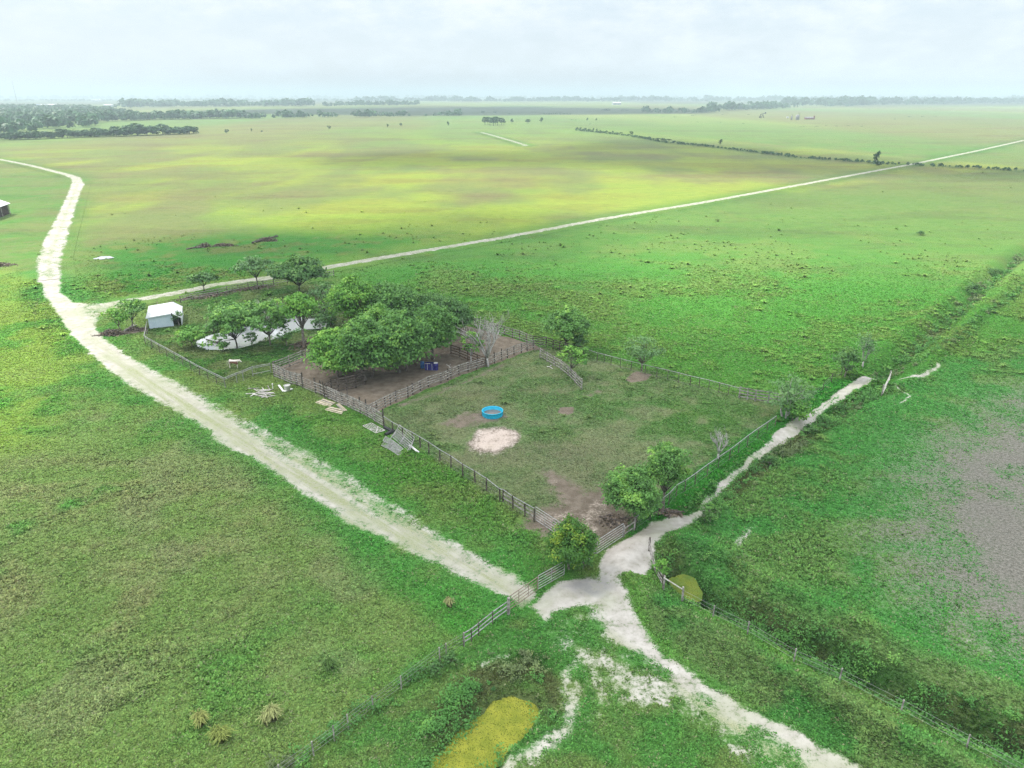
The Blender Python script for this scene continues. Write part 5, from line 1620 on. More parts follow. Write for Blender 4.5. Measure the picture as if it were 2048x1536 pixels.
brush_pile('brush heap under the end of the long dark fallen trunk', (535, 482), 3.4, 1.3, 1.3, 60, 96)
brush_pile('dead branches dumped along the roadside fence by the thin dark tree', (412, 594), 7.0, 1.6, 0.6, 60, 97, ang=.6)
brush_pile('dead branches along the roadside fence below the sparse airy tree', (500, 579), 6.5, 1.5, 0.6, 50, 98, ang=.6)
brush_pile('small twig heap on the bare ground at the left edge of the photo', (6, 531), 3.0, 2.0, .8, 50, 99)
brush_pile('root litter by the sandy path under the tall glossy tree', (1338, 1027), 1.3, .7, .3, 34, 100)
brush_pile('reddish leaf litter under the lower broad tree in the paddock', (1232, 1042), 2.0, 1.5, .10, 26, 101)

# ------------------------------------------------------------------ the white shed and the barn
def quad_slab(mb, q, th):
    """a slab of thickness th under four corners"""
    q = [Vector(v) for v in q]
    n = (q[1] - q[0]).cross(q[3] - q[0]).normalized()
    lo = [v - n * th for v in q]
    mb.add(q + lo, [(0, 1, 2, 3), (7, 6, 5, 4), (0, 4, 5, 1), (1, 5, 6, 2), (2, 6, 7, 3), (3, 7, 4, 0)])


FL, FR = Vector(G(299, 657)), Vector(G(348, 652))
FL.z = FR.z = min(FL.z, FR.z)
u = (FR - FL); W_ = u.length; u.normalize()
back = Vector(gp(351, 603) + (0,))
v = Vector((-u.y, u.x, 0))
D_ = 7.2
hw = 1.9
lean_w, lean_h = 1.35, 1.35
t = thing('shed', 'white sheet-metal shed with a lean-to beside the pond pen', 'shed', FL)


def sp(a, b, z):
    return FL + u * a + v * b + Vector((0, 0, z))


hr = hw + 0.35
for nm, a, b, h0, h1 in (('wall', (0, 0), (W_, 0), hw, hr), ('wall', (0, D_), (0, 0), hw, hw), ('wall', (W_, D_), (0, D_), hr, hw)):
    mb = MB()
    dd_ = (Vector(b + (0,)) - Vector(a + (0,))).normalized()
    inn = Vector((-dd_.y, dd_.x, 0)) * 0.05
    q = [Vector((a[0], a[1], -.1)), Vector((b[0], b[1], -.1)), Vector((b[0], b[1], h1)), Vector((a[0], a[1], h0))]
    # ribbed sheet: narrow standing ribs proud of the face
    face = [sp(*x) for x in q]
    mb2 = [sp(x[0] + inn.x, x[1] + inn.y, x[2]) for x in q]
    mb.add(face + mb2, [(0, 1, 2, 3), (7, 6, 5, 4), (0, 4, 5, 1), (1, 5, 6, 2), (2, 6, 7, 3), (3, 7, 4, 0)])
    L_ = (Vector(b + (0,)) - Vector(a + (0,))).length
    nrib = int(L_ / 0.3)
    for k in range(1, nrib):
        f_ = k / nrib
        x_, y_ = a[0] + (b[0] - a[0]) * f_ - inn.x * .4, a[1] + (b[1] - a[1]) * f_ - inn.y * .4
        mb.bar(sp(x_, y_, -.05), sp(x_, y_, h0 + (h1 - h0) * f_ - .03), .05, .03, (inn.x * u.x + inn.y * v.x, inn.x * u.y + inn.y * v.y, 0))
    mb.build(nm, M['wall_metal'], t)
mb = MB()
quad_slab(mb, [sp(-.25, -.25, hw + .06), sp(W_ + .02, -.25, hr + .06), sp(W_ + .02, D_ + .25, hr + .06), sp(-.25, D_ + .25, hw + .06)], .05)
nrib = 14
for k in range(nrib + 1):
    y_ = -.2 + (D_ + .4) * k / nrib
    mb.bar(sp(-.24, y_, hw + .075), sp(W_, y_, hr + .075), .05, .03)
mb.build('roof', M['white_metal'], t)
mb = MB()
quad_slab(mb, [sp(W_ + .03, -.25, hr + .02), sp(W_ + lean_w, -.15, lean_h), sp(W_ + lean_w, D_ + .15, lean_h), sp(W_ + .03, D_ + .25, hr + .02)], .05)
for k in range(nrib + 1):
    y_ = -.12 + (D_ + .24) * k / nrib
    mb.bar(sp(W_ + .05, y_, hr + .03), sp(W_ + lean_w - .01, y_, lean_h + .025), .05, .03)
mb.build('lean_to_roof', M['white_metal'], t)
mb = MB()
mb.bar(sp(W_ + lean_w - .1, 0, .7), sp(W_ + lean_w - .1, D_, .7), .06, 1.5)
mb.build('lean_to_wall', M['trim_metal'], t)
MB().bar(sp(-.27, -.3, hw + .0), sp(W_, -.3, hr + .0), .04, .16).build('fascia', M['trim_metal'], t)
MB().bar(sp(W_ - .02, -.34, hr - .35), sp(W_ - .02, -.34, hr + .22), .10, .06, (0, 1, 0)).build('vent_stack', M['pipe_dark'], t)
MB().bar(sp(0.75, D_ * .62, hw + .14), sp(1.7, D_ * .64, hw + .20), .08, .05).build('branch_on_roof', M['bark_dark'], t)

# barn cut by the left edge
B0 = Vector(G(-16, 441))
t = thing('barn', 'dark boarded barn with a white metal roof at the left edge', 'barn', B0)
bw, bd, bh, br = 11.0, 14.0, 3.4, 5.6


def bp_(a, b, z):
    return B0 + Vector((-a * math.cos(.25) - b * math.sin(.25), a * -math.sin(.25) * .2 + b * math.cos(.25), z))


for (a, b, c, d, h0, h1) in ((0, 0, bw, 0, bh, bh), (0, 0, 0, bd, bh, bh), (bw, 0, bw, bd, bh, bh), (0, bd, bw, bd, bh, bh)):
    mb = MB()
    mb.bar(bp_(a, b, h0 / 2), bp_(c, d, h0 / 2), .12, h0)
    mb.build('wall', M['barn_wall'], t)
for s in (0, 1):
    mb = MB()
    e0, e1 = (-.9, bw / 2) if s == 0 else (bw / 2, bw + .9)
    z0_, z1_ = (bh - .1, br) if s == 0 else (br, bh - .1)
    q = [bp_(e0, -.8, z0_), bp_(e1, -.8, z1_), bp_(e1, bd + .8, z1_), bp_(e0, bd + .8, z0_)]
    quad_slab(mb, q[::-1], .08)
    mb.build('roof', M['white_metal'], t)
mb = MB()
mb.add([bp_(0, -.02, bh), bp_(bw, -.02, bh), bp_(bw / 2, -.02, br - .1), bp_(0, .1, bh), bp_(bw, .1, bh), bp_(bw / 2, .1, br - .1)], [(0, 1, 2), (5, 4, 3), (0, 3, 4, 1), (1, 4, 5, 2), (2, 5, 3, 0)])
mb.build('gable', M['barn_wall'], t)
for k in range(3):
    MB().bar(bp_(-.8, .5 + k * 6.2, 0), bp_(-.8, .5 + k * 6.2, bh), .16, .16, (0, 1, 0)).build('post', M['wood_grey'], t)

# ------------------------------------------------------------------ the cow
def skin_mesh(name, nodes, edges, mat, parent, root):
    me = bpy.data.meshes.new(name)
    off = ORIGIN[parent.name]
    me.from_pydata([Vector(n[0]) - off for n in nodes], edges, [])
    o = link_mesh(name, me, mat, parent)
    sk = o.modifiers.new('skin', 'SKIN')
    sk.use_smooth_shade = True
    for i, n in enumerate(nodes):
        sv = me.skin_vertices[0].data[i]
        sv.radius = (n[1], n[2] if len(n) > 2 else n[1])
        sv.use_root = (i == root)
    ss = o.modifiers.new('sub', 'SUBSURF')
    ss.levels = ss.render_levels = 2
    return o


def cow_hide():
    m, N = new_mat('red_and_white_hide')
    tcn = N.n('ShaderNodeTexCoord')
    sepz = N.n('ShaderNodeSeparateXYZ', {0: tcn.outputs['Object']})
    ns = N.noise(tcn.outputs['Object'], 2.4, 2.0)
    f = N.step(N.math('ADD', sepz.outputs[2], N.math('MULTIPLY', ns, 0.5)), 0.72, 0.82)
    top = N.step(N.math('ADD', sepz.outputs[2], N.math('MULTIPLY', ns, 0.15)), 1.10, 1.16)
    ends = N.step(N.math('ABSOLUTE', N.math('ADD', sepz.outputs[0], -0.12)), 0.52, 0.62)
    f = N.math('MULTIPLY', N.math('MULTIPLY', f, N.math('SUBTRACT', 1.0, top)), N.math('SUBTRACT', 1.0, ends))
    c = N.mix(f, (0.72, 0.66, 0.60), (0.20, 0.085, 0.06))
    b = N.n('ShaderNodeBsdfPrincipled', {'Base Color': c, 'Roughness': 0.8})
    N.n('ShaderNodeOutputMaterial', {'Surface': b.outputs[0]})
    return m


M['cow'] = cow_hide()
cp_ = Vector(G(468, 735))
t = thing('cow', 'small red and white cow standing in the pond pen', 'cow', cp_)


def q_(x, y, z):
    return cp_ + Vector((x, y, z)) * 1.02


nodes = [(q_(-.62, 0, .98), .21, .22), (q_(-.28, 0, .93), .25, .30), (q_(.10, 0, .93), .25, .31), (q_(.46, 0, .98), .22, .29), (q_(.70, 0, 1.08), .13, .19), (q_(.88, 0, 1.12), .11, .14), (q_(1.08, -.02, 1.00), .085, .095), (q_(1.20, -.03, .90), .065, .07),
         # hind legs: hip, knee, hock, hoof
         (q_(-.60, .15, .74), .12), (q_(-.50, .16, .56), .075), (q_(-.64, .16, .36), .05), (q_(-.60, .16, .02), .05),
         (q_(-.56, -.15, .74), .12), (q_(-.42, -.16, .56), .075), (q_(-.54, -.16, .36), .05), (q_(-.50, -.16, .02), .05),
         (q_(.46, .15, .70), .095), (q_(.47, .15, .40), .055), (q_(.44, .15, .20), .042), (q_(.46, .15, .02), .05),
         (q_(.54, -.15, .70), .095), (q_(.58, -.15, .40), .055), (q_(.56, -.15, .20), .042), (q_(.58, -.15, .02), .05)]
edges = [(0, 1), (1, 2), (2, 3), (3, 4), (4, 5), (5, 6), (6, 7), (0, 8), (8, 9), (9, 10), (10, 11), (0, 12), (12, 13), (13, 14), (14, 15), (3, 16), (16, 17), (17, 18), (18, 19), (3, 20), (20, 21), (21, 22), (22, 23)]
skin_mesh('body', nodes, edges, M['cow'], t, 1)
for s in (-1, 1):
    MB().tube([q_(.88, s * .09, 1.20), q_(.87, s * .19, 1.20), q_(.86, s * .25, 1.15)], [.03, .045, .012], 6).build('ear', M['cow'], t, True)
MB().tube([q_(-.80, 0, 1.05), q_(-.86, 0, .85), q_(-.87, 0, .50), q_(-.86, 0, .38)], [.03, .022, .02, .04], 6).build('tail', M['cow'], t, True)

# ------------------------------------------------------------------ far trees, woods and works
def far_proto(seed, nl, shape):
    r = np.random.default_rng(seed)
    lobes = []
    for _ in range(nl):
        d = r.normal(0, 1, 3)
        d /= np.linalg.norm(d)
        if shape == 'tall':
            c = (d[0] * .22, d[1] * .22, .58 + d[2] * .26); rr = r.uniform(.13, .2)
        elif shape == 'round':
            c = (d[0] * .36, d[1] * .36, .56 + d[2] * .24); rr = r.uniform(.15, .24)
        else:
            c = (d[0] * .40, d[1] * .40, .42 + d[2] * .26); rr = r.uniform(.17, .26)
        lobes.append((c, rr, rr * .85, r.uniform(.2, .8)))
    return crown_leaves(lobes, 95, .12, r)


PROTO = {}
for key, shp, nl in (('round', 'round', 12), ('round2', 'round', 9), ('bush', 'bush', 10), ('bush2', 'bush', 7), ('tall', 'tall', 9)):
    V, F, rn = far_proto(len(key) * 13 + nl, nl, shp)
    o = np_mesh('crown', V, F, M['leaf_far'], None, {'rnd': rn})
    crown_me = o.data
    bpy.data.objects.remove(o)
    mb = MB().tube([(0, 0, -.03), (0, 0, .3), (.03, .02, .62)], [.035, .024, .012], 6)
    mb.tube([(0, 0, .28), (.16, .05, .55)], [.016, .007], 5).tube([(0, 0, .25), (-.15, -.06, .52)], [.016, .007], 5)
    o = mb.build('trunk', M['bark_dark'])
    trunk_me = o.data
    bpy.data.objects.remove(o)
    PROTO[key] = (crown_me, trunk_me)


def far_tree(px, py, top_y, w_px, label, group=None, key='round', name=None, rz=0.0):
    x, y = gp(px, py)
    H = height_at((x, y), top_y)
    w = w_px * mpp((x, y))
    bush = key.startswith('bush')
    p = (x, y, ground_z(x, y) - 0.05)
    t = thing(name or ('bush' if bush else 'tree'), label, 'bush' if bush else 'tree', p, group)
    t.scale = (w, w, H)
    t.rotation_euler = (0, 0, rz)
    for me, nm in zip(PROTO[key], ('crown', 'trunk')):
        if bush and nm == 'trunk':
            continue
        o = bpy.data.objects.new(nm, me)
        COL.objects.link(o)
        o.parent = t
    return t


rs = random.Random(404)
HG = 'hedgerow trees in front of the far western wood'
for i in range(66):
    u_ = i / 65
    px = 2 + 388 * u_
    py = 280.5 - 13 * u_ + rs.uniform(-.8, .3)
    big = rs.uniform(14, 22) * (1.25 if 0.66 < u_ < 0.85 else 1.0)
    far_tree(px + rs.uniform(-4, 4), py, py - big, big * rs.uniform(1.1, 1.7), 'tree in the thick hedgerow in front of the far western wood', HG, rs.choice(['round', 'bush', 'bush', 'bush2', 'bush']), 'tree', rs.uniform(0, 6))
for (px, py, ty, w, k, lab) in (
        (454, 268, 257, 9, 'round2', 'lone small tree just past the hedgerow end'), (503, 264, 256, 5, 'tall', 'small dark tree, left one of two in the open north-west field'),
        (523, 264, 260, 5, 'bush', 'little shrub, right one of two in the open north-west field'), (658, 260, 250, 8, 'round2', 'lone pale tree in the middle of the north-west field'),
        (775, 255, 247, 7, 'tall', 'thin tree in the field left of the straggling pale one'), (802, 253, 245, 7, 'round2', 'straggling pale tree near the thin one'),
        (897, 252, 242, 8, 'tall', 'pointed dark tree alone left of the copse'), (1024, 247, 236, 9, 'round2', 'open tree just right of the copse'),
        (1056, 247, 238, 13, 'round', 'double-crowned tree right of the copse'), (1082, 246, 234, 10, 'tall', 'tallest of the lone trees right of the copse'),
        (1262, 272, 261, 9, 'round2', 'tree rising above the row of dark hedge shrubs'), (1440, 290, 277, 10, 'tall', 'thin tree on the long hedge line in the middle distance'),
        (1751, 327, 300, 17, 'tall', 'biggest tree on the long hedge line, nearest the gravel road'), (1756, 331, 320, 15, 'bush', 'round bush at the foot of the biggest hedge line tree'),
        (1688, 323, 314, 10, 'bush', 'round bush on the hedge line left of the biggest tree'), (1624, 317, 311, 12, 'bush2', 'low dark bush cluster on the hedge line'),
        (1548, 308, 304, 7, 'bush2', 'small bush on the hedge line'), (1174, 242, 235, 6, 'tall', 'small tree left of the pair beyond the hedge shrubs'),
        (1192, 242, 236, 5, 'tall', 'small tree right of the pair beyond the hedge shrubs'), (1213, 222, 216, 17, 'bush', 'dark round clump in the far dark field'),
        (1250, 223, 218, 14, 'bush2', 'flat clump right of the dark round one in the far field'), (966, 228, 221, 9, 'round', 'distant round tree above the copse'),
        (990, 228, 222, 8, 'round2', 'second distant tree above the copse'), (1018, 230, 225, 10, 'bush2', 'distant low clump above and right of the copse')):
    far_tree(px, py, ty, w, lab, None, k, None, rs.uniform(0, 6))
for (px, py, ty, w) in ((970, 250, 233, 14), (980, 251, 234, 14), (987, 252, 232, 16), (995, 251, 233, 15), (1003, 250, 235, 13), (976, 249, 233, 13), (991, 249, 232, 14), (1008, 249, 237, 10)):
    far_tree(px, py, ty, w, 'tree in the small dense copse in the middle of the far pasture', 'trees of the small copse', rs.choice(['round', 'round2']), None, rs.uniform(0, 6))
for i, px in enumerate((1153, 1160, 1170, 1178, 1186, 1194, 1200, 1206, 1213, 1219, 1226, 1235, 1242)):
    py = 258.5 + (px - 1153) * 0.125
    far_tree(px, py + .5, py - rs.uniform(3.5, 7.5), rs.uniform(4, 8), 'dark shrub in the dotted row along the hedge line', 'row of dark hedge shrubs', rs.choice(['bush', 'bush2', 'tall']), 'bush', rs.uniform(0, 6))
for i, px in enumerate((1296, 1310, 1318, 1326, 1333, 1340, 1348, 1362, 1385, 1400, 1412)):
    py = 276.5 + (px - 1296) * 0.135
    far_tree(px, py + .8, py - rs.uniform(3, 8.5 if 1312 < px < 1346 else 4), rs.uniform(6, 12), 'bush in the thick part of the long hedge line', 'bushes of the long hedge line', rs.choice(['bush', 'bush2']), 'bush', rs.uniform(0, 6))
for i in range(15):
    px = 1088 + i * 3.8 + rs.uniform(-1, 1)
    far_tree(px, 229.5, 229.5 - rs.uniform(2.5, 5), rs.uniform(2.5, 4.5), 'tiny dark tree in the distant dotted row beyond the copse', 'distant dotted tree row', 'tall', 'tree', rs.uniform(0, 6))
SG = 'small shrubs dotting the far eastern pasture'
for (px, py, w) in ((1602, 255, 3), (1607, 254.5, 3), (1633, 253.5, 6), (1652, 252.5, 3), (1673, 253, 3), (1696, 252.5, 5), (1723, 253.5, 5), (1441, 246, 3), (1487, 248.5, 4), (1738, 219, 4), (1790, 239, 4), (1820, 234, 8), (1846, 234, 6), (1870, 234, 6), (1144, 240.5, 5), (1152, 241, 3), (1325, 235, 4), (1350, 235, 5), (1386, 232, 6), (1392, 231, 4), (1180, 249, 4), (1395, 245, 3), (1445, 230, 4), (1498, 230, 6)):
    far_tree(px, py, py - 2.2, w * 1.2, 'small dark shrub dotting the far eastern pasture', SG, 'bush2', 'bush', rs.uniform(0, 6))


def woods(name, label, pts, heights, seed, quads=54, qsize=0.44):
    """many far trees reading as one mass: pts (n,2), heights (n,)"""
    r = np.random.default_rng(seed)
    n = len(pts)
    d = r.normal(0, 1, (n, quads, 3))
    d /= np.linalg.norm(d, axis=2)[:, :, None]
    d[:, :, 2] = np.where(d[:, :, 2] < -.5, -d[:, :, 2], d[:, :, 2])
    wid = heights * r.uniform(.40, .65, n)
    C_ = np.zeros((n, quads, 3))
    rad = r.uniform(.6, 1.05, (n, quads))
    C_[:, :, 0] = pts[:, 0][:, None] + d[:, :, 0] * rad * wid[:, None]
    C_[:, :, 1] = pts[:, 1][:, None] + d[:, :, 1] * rad * wid[:, None]
    C_[:, :, 2] = heights[:, None] * (.48 + .50 * d[:, :, 2] * rad)
    Nn = d * .8 + r.normal(0, .45, (n, quads, 3)) + np.array([0, 0, .4])
    S = np.repeat(heights, quads) * r.uniform(.7, 1.3, n * quads) * qsize
    V, F = leaf_quads(C_.reshape(-1, 3), Nn.reshape(-1, 3), S, 1.1)
    rn = np.clip(np.repeat(r.uniform(.1, .9, n), quads) + r.normal(0, .15, n * quads), 0, 1)
    o = np_mesh(name, V, F, M['leaf_far'], None, {'rnd': np.repeat(rn, 4)})
    return tag(o, label, 'trees', kind='stuff')


def fill_poly(px_poly, n, r):
    poly = gps(px_poly)
    lo, hi = poly.min(0), poly.max(0)
    P = np.column_stack([r.uniform(lo[0], hi[0], n), r.uniform(lo[1], hi[1], n)])
    return P[poly_sd(P, poly) > 0]


r_ = np.random.default_rng(71)
Pw = fill_poly([(-260, 216), (0, 216), (70, 217), (170, 219), (222, 224), (287, 241), (200, 246), (215, 252), (180, 257), (75, 259), (70, 266), (0, 272), (-260, 276)], 4200, r_)
woods('woodland', 'wide dark wood behind the hedgerow at the far left', Pw, r_.uniform(8, 14.5, len(Pw)), 72)


def treeline(label, px_path, h_lo, h_hi, depth, n, seed, gap=0.0):
    r = np.random.default_rng(seed)
    pts = gps(px_path)
    seg = np.hypot(*(pts[1:] - pts[:-1]).T)
    cum = np.concatenate([[0], np.cumsum(seg)])
    s = r.uniform(0, cum[-1], n)
    if gap:
        s = s[vnoise(s / (cum[-1] / 22), s * 0, seed) > gap]
    P = np.column_stack([np.interp(s, cum, pts[:, k]) for k in (0, 1)])
    P[:, 1] += r.uniform(0, depth, len(P))
    H = r.uniform(h_lo, h_hi, len(P)) * (0.6 + 0.8 * vnoise(s / (cum[-1] / 40), s * 0, seed + 5))
    woods('treeline', label, P, H, seed + 1, 26, 0.42)


treeline('band of trees running right from the far wood', [(250, 242), (290, 240.5), (340, 239.5), (420, 238), (500, 236.5)], 7, 12, 55, 220, 201)
treeline('ragged tree belt beyond the north-west field', [(495, 237.5), (560, 237), (640, 235.5), (690, 235), (740, 234.5)], 5, 11, 35, 110, 203, .28)
treeline('row of trees at the far edge of the north-west field', [(730, 234.5), (800, 233.5), (860, 233), (922, 232)], 5, 11, 40, 80, 205, .25)
treeline('bluish belt of trees beyond the white warehouses', [(225, 217), (330, 215), (440, 214), (515, 213.5), (610, 213)], 14, 22, 160, 260, 207)
treeline('thin distant tree belt left of the far dark field', [(640, 213.5), (720, 212.5), (790, 211.5), (835, 211)], 9, 18, 120, 90, 209, .2)
treeline('hazy wooded rise on the horizon at the centre', [(-80, 203), (150, 203.5), (360, 202), (560, 203), (700, 202)], 8, 18, 600, 420, 211, .15)
treeline('faint blue woods along the horizon behind the copse', [(700, 204), (820, 203), (960, 204), (1100, 203.5), (1240, 204)], 16, 30, 500, 420, 213)
treeline('faint woods along the horizon on the right', [(1240, 203), (1400, 204), (1520, 203.5), (1700, 203), (1900, 203), (2150, 202)], 16, 32, 700, 560, 215)
treeline('dark clump row in front of the eastern horizon woods', [(1422, 222), (1470, 221.5), (1530, 219), (1590, 217)], 9, 19, 90, 130, 217, .12)
treeline('rolling wood on the eastern horizon behind the oil site', [(1600, 213), (1680, 214), (1760, 211), (1860, 210), (1960, 208), (2140, 207)], 15, 30, 260, 420, 219, .08)
treeline('low scrub belt in the eastern middle distance', [(1290, 226), (1340, 227), (1420, 226), (1440, 225)], 6, 12, 60, 60, 221, .1)
treeline('faintest line of woods where land meets sky', [(-100, 198.2), (300, 198), (800, 197.6), (1300, 197.8), (1800, 197.6), (2200, 197.4)], 22, 38, 1500, 700, 223)
# hedge along the long field line
r_ = np.random.default_rng(81)
pts = gps(HEDGE_NE)
seg = np.hypot(*(pts[1:] - pts[:-1]).T)
cum = np.concatenate([[0], np.cumsum(seg)])
s = r_.uniform(0, cum[-1], 520)
Ph = np.column_stack([np.interp(s, cum, pts[:, k]) for k in (0, 1)]) + r_.normal(0, 1.6, (520, 2))
woods('hedge_scrub', 'low dark scrub growing all along the long hedge line', Ph, r_.uniform(.7, 1.9, 520), 83, 26, .45)

# oil site
p = Vector(G(1525, 236))
t = thing('pumpjack', 'dark oil pumpjack in the far eastern pasture', 'pumpjack', p)
mb = MB()
for sx in (-1, 1):
    for sy in (-1, 1):
        mb.bar(p + Vector((sx * 2.2, sy * 1.4, 0)), p + Vector((0, 0, 6.5)), .45, .45)
mb.build('samson_post', M['steel_dark'], t)
MB().bar(p + Vector((-4.6, 0, 5.4)), p + Vector((4.0, 0, 8.2)), .7, .9).build('walking_beam', M['steel_dark'], t)
MB().tube([p + Vector((4.0, -.4, 8.2)), p + Vector((4.0, .4, 8.2))], 1.5, 12).build('horse_head', M['steel_dark'], t)
MB().bar(p + Vector((-4.6, -.8, 0)), p + Vector((-4.6, -.8, 5.4)), .9, .9).bar(p + Vector((-5.8, 0, 1.5)), p + Vector((-3.2, 0, 1.5)), 1.8, 2.4).build('counterweight', M['steel_dark'], t)
for (px, r0, h0, lab) in ((1594.5, 2.6, 7.0, 'grey storage tank at the oil site, left of the red building'), (1582.5, 1.2, 5.5, 'narrow upright vessel at the oil site beside the grey tank')):
    p = Vector(G(px, 239.5))
    t = thing('storage_tank', lab, 'tank', p)
    MB().lathe(p, [(0, 0), (r0, 0), (r0, h0), (r0 * .5, h0 + r0 * .25), (0, h0 + r0 * .3)], 18).build('shell', M['tank_grey'], t, True)
    MB().tube([p + Vector((r0 + .2, 0, 0)), p + Vector((r0 + .2, 0, h0 + 3))], .18, 6).tube([p + Vector((0, 0, h0)), p + Vector((0, 0, h0 + 4.0))], .14, 6).build('pipe', M['steel_dark'], t)
p = Vector(G(1609.5, 239))
t = thing('building', 'long low rust-red building at the oil site', 'building', p)
mb = MB()
mb.bar(p + Vector((0, 0, 1.4)), p + Vector((15, 0, 1.4)), 5, 2.8).build('wall', M['rust'], t)
mb = MB()
quad_slab(mb, [p + Vector((-.4, -2.9, 2.9)), p + Vector((15.4, -2.9, 2.9)), p + Vector((15.4, .2, 4.0)), p + Vector((-.4, .2, 4.0))], .12)
quad_slab(mb, [p + Vector((-.4, .2, 4.0)), p + Vector((15.4, .2, 4.0)), p + Vector((15.4, 2.9, 2.9)), p + Vector((-.4, 2.9, 2.9))], .12)
mb.build('roof', M['tank_grey'], t)
MB().bar(p + Vector((14.0, -2.2, 2.6)), p + Vector((14.0, -2.2, 6.0)), 1.8, 1.8, (0, 1, 0)).build('tower', M['rust'], t)
p = Vector(G(1575, 236.5))
t = thing('trailer', 'small white trailer at the left of the oil site', 'trailer', p)
MB().bar(p + Vector((-1.8, 0, 1.7)), p + Vector((1.8, 0, 1.7)), 2.2, 2.2).build('body', M['roof_far'], t)
for s_ in (-1, 1):
    MB().tube([p + Vector((.3, s_ * 1.2, .45)), p + Vector((.3, s_ * .9, .45))], .45, 12).build('wheel', M['steel_dark'], t)


def warehouse(label, px, py, w, d, h, roof='roof_far', wall='wall_far'):
    p = Vector(G(px, py))
    t = thing('warehouse', label, 'building', p)
    MB().bar(p + Vector((-w / 2, 0, h / 2)), p + Vector((w / 2, 0, h / 2)), d, h).build('wall', M[wall], t)
    mb = MB()
    e = h + h * .35
    quad_slab(mb, [p + Vector((-w / 2 - 1, -d / 2 - 1, h)), p + Vector((w / 2 + 1, -d / 2 - 1, h)), p + Vector((w / 2 + 1, 0, e)), p + Vector((-w / 2 - 1, 0, e))], .3)
    quad_slab(mb, [p + Vector((-w / 2 - 1, 0, e)), p + Vector((w / 2 + 1, 0, e)), p + Vector((w / 2 + 1, d / 2 + 1, h)), p + Vector((-w / 2 - 1, d / 2 + 1, h))], .3)
    mb.build('roof', M[roof], t)
    for k in (-.28, .1, .32):
        MB().bar(p + Vector((w * k, -d / 2 - .06, h * .32)), p + Vector((w * k + w * .1, -d / 2 - .06, h * .32)), .12, h * .62).build('door', M['tank_grey'], t)


warehouse('long distant building with a blue roof beyond the far wood', 62, 213.8, 55, 30, 6, 'roof_blue')
warehouse('distant white warehouse next to the blue-roofed building', 81, 213.6, 38, 30, 6)
warehouse('wide distant warehouse with a pale roof, second from the blue one', 110, 213.4, 40, 34, 6.5)
warehouse('small grey distant shed between the two pale warehouses', 163, 214.6, 18, 18, 5)
warehouse('distant white warehouse at the left end of the bluish tree belt', 219, 213.8, 27, 24, 6)
warehouse('white shed far off in the open fields at the centre', 1233, 209.6, 34, 26, 8)
warehouse('tiny pale farm building on the horizon plain at the left', 196, 203.2, 60, 50, 9)
p = Vector(G(36, 212))
t = thing('mast', 'faint thin radio mast on the horizon at the far left', 'mast', p)
mb = MB()
for k in range(3):
    a_ = k * 2.094
    mb.tube([p + Vector((math.cos(a_) * .9, math.sin(a_) * .9, 0)), p + Vector((0, 0, 84))], .3, 5)
for k in range(1, 14):
    mb.tube([p + Vector((.9 - k * .06, 0, k * 6)), p + Vector((-.9 + k * .06, .3, k * 6 + 3))], .15, 4)
mb.build('lattice', M['wire'], t)

# ------------------------------------------------------------------ clouds overhead (outside the picture) that shade part of the land
def cloud_material():
    m, N = new_mat('cloud_vapour')
    at = N.n('ShaderNodeAttribute', attribute_name='dens')
    tr = N.n('ShaderNodeBsdfTransparent')
    tl = N.n('ShaderNodeBsdfTranslucent', {'Color': (0.95, 0.96, 0.97, 1)})
    df = N.n('ShaderNodeBsdfDiffuse', {'Color': (0.92, 0.93, 0.95, 1)})
    body = N.n('ShaderNodeMixShader', {0: 0.72, 1: df.outputs[0], 2: tl.outputs[0]})
    mx = N.n('ShaderNodeMixShader', {0: at.outputs['Fac'], 1: tr.outputs[0], 2: body.outputs[0]})
    N.n('ShaderNodeOutputMaterial', {'Surface': mx.outputs[0]})
    return m


M['cloud'] = cloud_material()


def cloud(label, px_poly, alt, soft, res, seed, dens=0.62, thick=60.0, ragged=0.5):
    poly = gps(px_poly)
    shift = np.array([SUN_DIR.x, SUN_DIR.y]) * (alt / SUN_DIR.z)
    lo, hi = poly.min(0) - soft, poly.max(0) + soft
    xs, ys = np.arange(lo[0], hi[0] + res, res), np.arange(lo[1], hi[1] + res, res)
    X, Y = np.meshgrid(xs, ys)
    P = np.column_stack([X.ravel(), Y.ravel()])
    sd = poly_sd(P, poly) + (fbm(P[:, 0], P[:, 1], soft * 2.2, seed, 4) - .5) * soft * 2 * ragged
    dn = sstep(sd, -soft * .5, soft * .9)
    puff = fbm(P[:, 0], P[:, 1], soft * 1.6, seed + 3, 4)
    ny_, nx_ = X.shape
    ii = np.arange(nx_ * ny_).reshape(ny_, nx_)
    F = np.stack([ii[:-1, :-1], ii[:-1, 1:], ii[1:, 1:], ii[1:, :-1]], -1).reshape(-1, 4)
    F = F[(dn[F] > 0.01).any(1)]
    u_, inv = np.unique(F, return_inverse=True)
    F = inv.reshape(-1, 4)
    P, dn, puff = P[u_], dn[u_], puff[u_]
    zt = alt + dn * thick * (.35 + puff)
    zb = alt - dn * thick * .12 * puff
    n = len(P)
    V = np.concatenate([np.column_stack([P + shift, zt]), np.column_stack([P + shift, zb])])
    FF = np.concatenate([F, F[:, ::-1] + n])
    o = np_mesh('cloud', V, FF, M['cloud'], None, {'dens': np.tile(dn * dens, 2)}, smooth=True)
    return tag(o, label, 'cloud', kind='stuff')


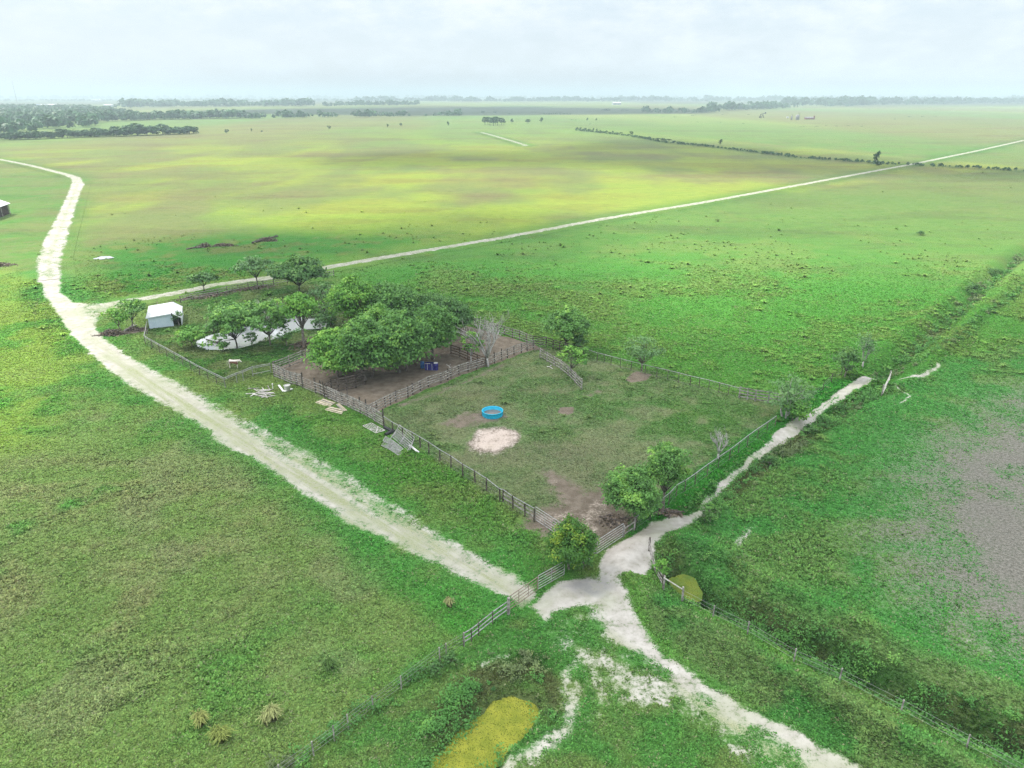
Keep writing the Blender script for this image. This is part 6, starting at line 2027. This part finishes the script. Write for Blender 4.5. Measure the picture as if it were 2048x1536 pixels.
cloud('thin cloud high over the corral', [(-500, 1250), (40, 1020), (190, 840), (300, 745), (385, 680), (405, 612), (270, 575), (175, 540), (195, 495), (300, 472), (470, 452), (620, 438), (760, 428), (900, 420), (1050, 425), (1150, 470), (1000, 540), (1100, 640), (1500, 690), (1900, 620), (2600, 640), (2600, 1800), (-500, 1900)], 620, 36, 8, 301, 0.70, 40)
cloud('cloud over the middle pasture', [(1000, 306), (1120, 290), (1250, 274), (1500, 294), (1700, 316), (1900, 330), (2200, 345), (2000, 356), (1700, 352), (1500, 352), (1300, 345), (1120, 330), (960, 335), (880, 326)], 900, 30, 12, 303, 0.95, 60)
cloud('small cloud over the north-west pasture', [(560, 318), (760, 304), (960, 300), (1040, 306), (1000, 322), (900, 332), (760, 334), (620, 330)], 900, 36, 12, 305, 0.75, 50)
cloud('long cloud over the distant fields', [(300, 226), (420, 218), (800, 212), (1200, 212), (1440, 216), (1440, 226), (1100, 229), (820, 231), (500, 229)], 1300, 220, 60, 307, 0.60, 90)
cloud('cloud over the far eastern plain', [(1500, 207), (2300, 205), (2300, 213), (1700, 214)], 1300, 250, 80, 309, 0.5, 90)

# ------------------------------------------------------------------ summer haze
hx0, hx1, hy0, hy1 = gx[0] - 60, gx[-1] + 60, gy[0] - 60, gy[-1] + 60
me = bpy.data.meshes.new('haze')
zb, zt = -4.0, 100.0
me.from_pydata([(hx0, hy0, zb), (hx1, hy0, zb), (hx1, hy1, zb), (hx0, hy1, zb), (hx0, hy0, zt), (hx1, hy0, zt), (hx1, hy1, zt), (hx0, hy1, zt)], [],
               [(3, 2, 1, 0), (4, 5, 6, 7), (0, 1, 5, 4), (1, 2, 6, 5), (2, 3, 7, 6), (3, 0, 4, 7)])
hm, N = new_mat('summer_haze')
pv = N.n('ShaderNodeVolumePrincipled', {'Color': (0.76, 0.94, 1.0, 1), 'Density': 0.00027, 'Anisotropy': 0.0})
N.n('ShaderNodeOutputMaterial', {'Volume': pv.outputs[0]})
haze = link_mesh('haze', me, hm)
tag(haze, kind='stuff')
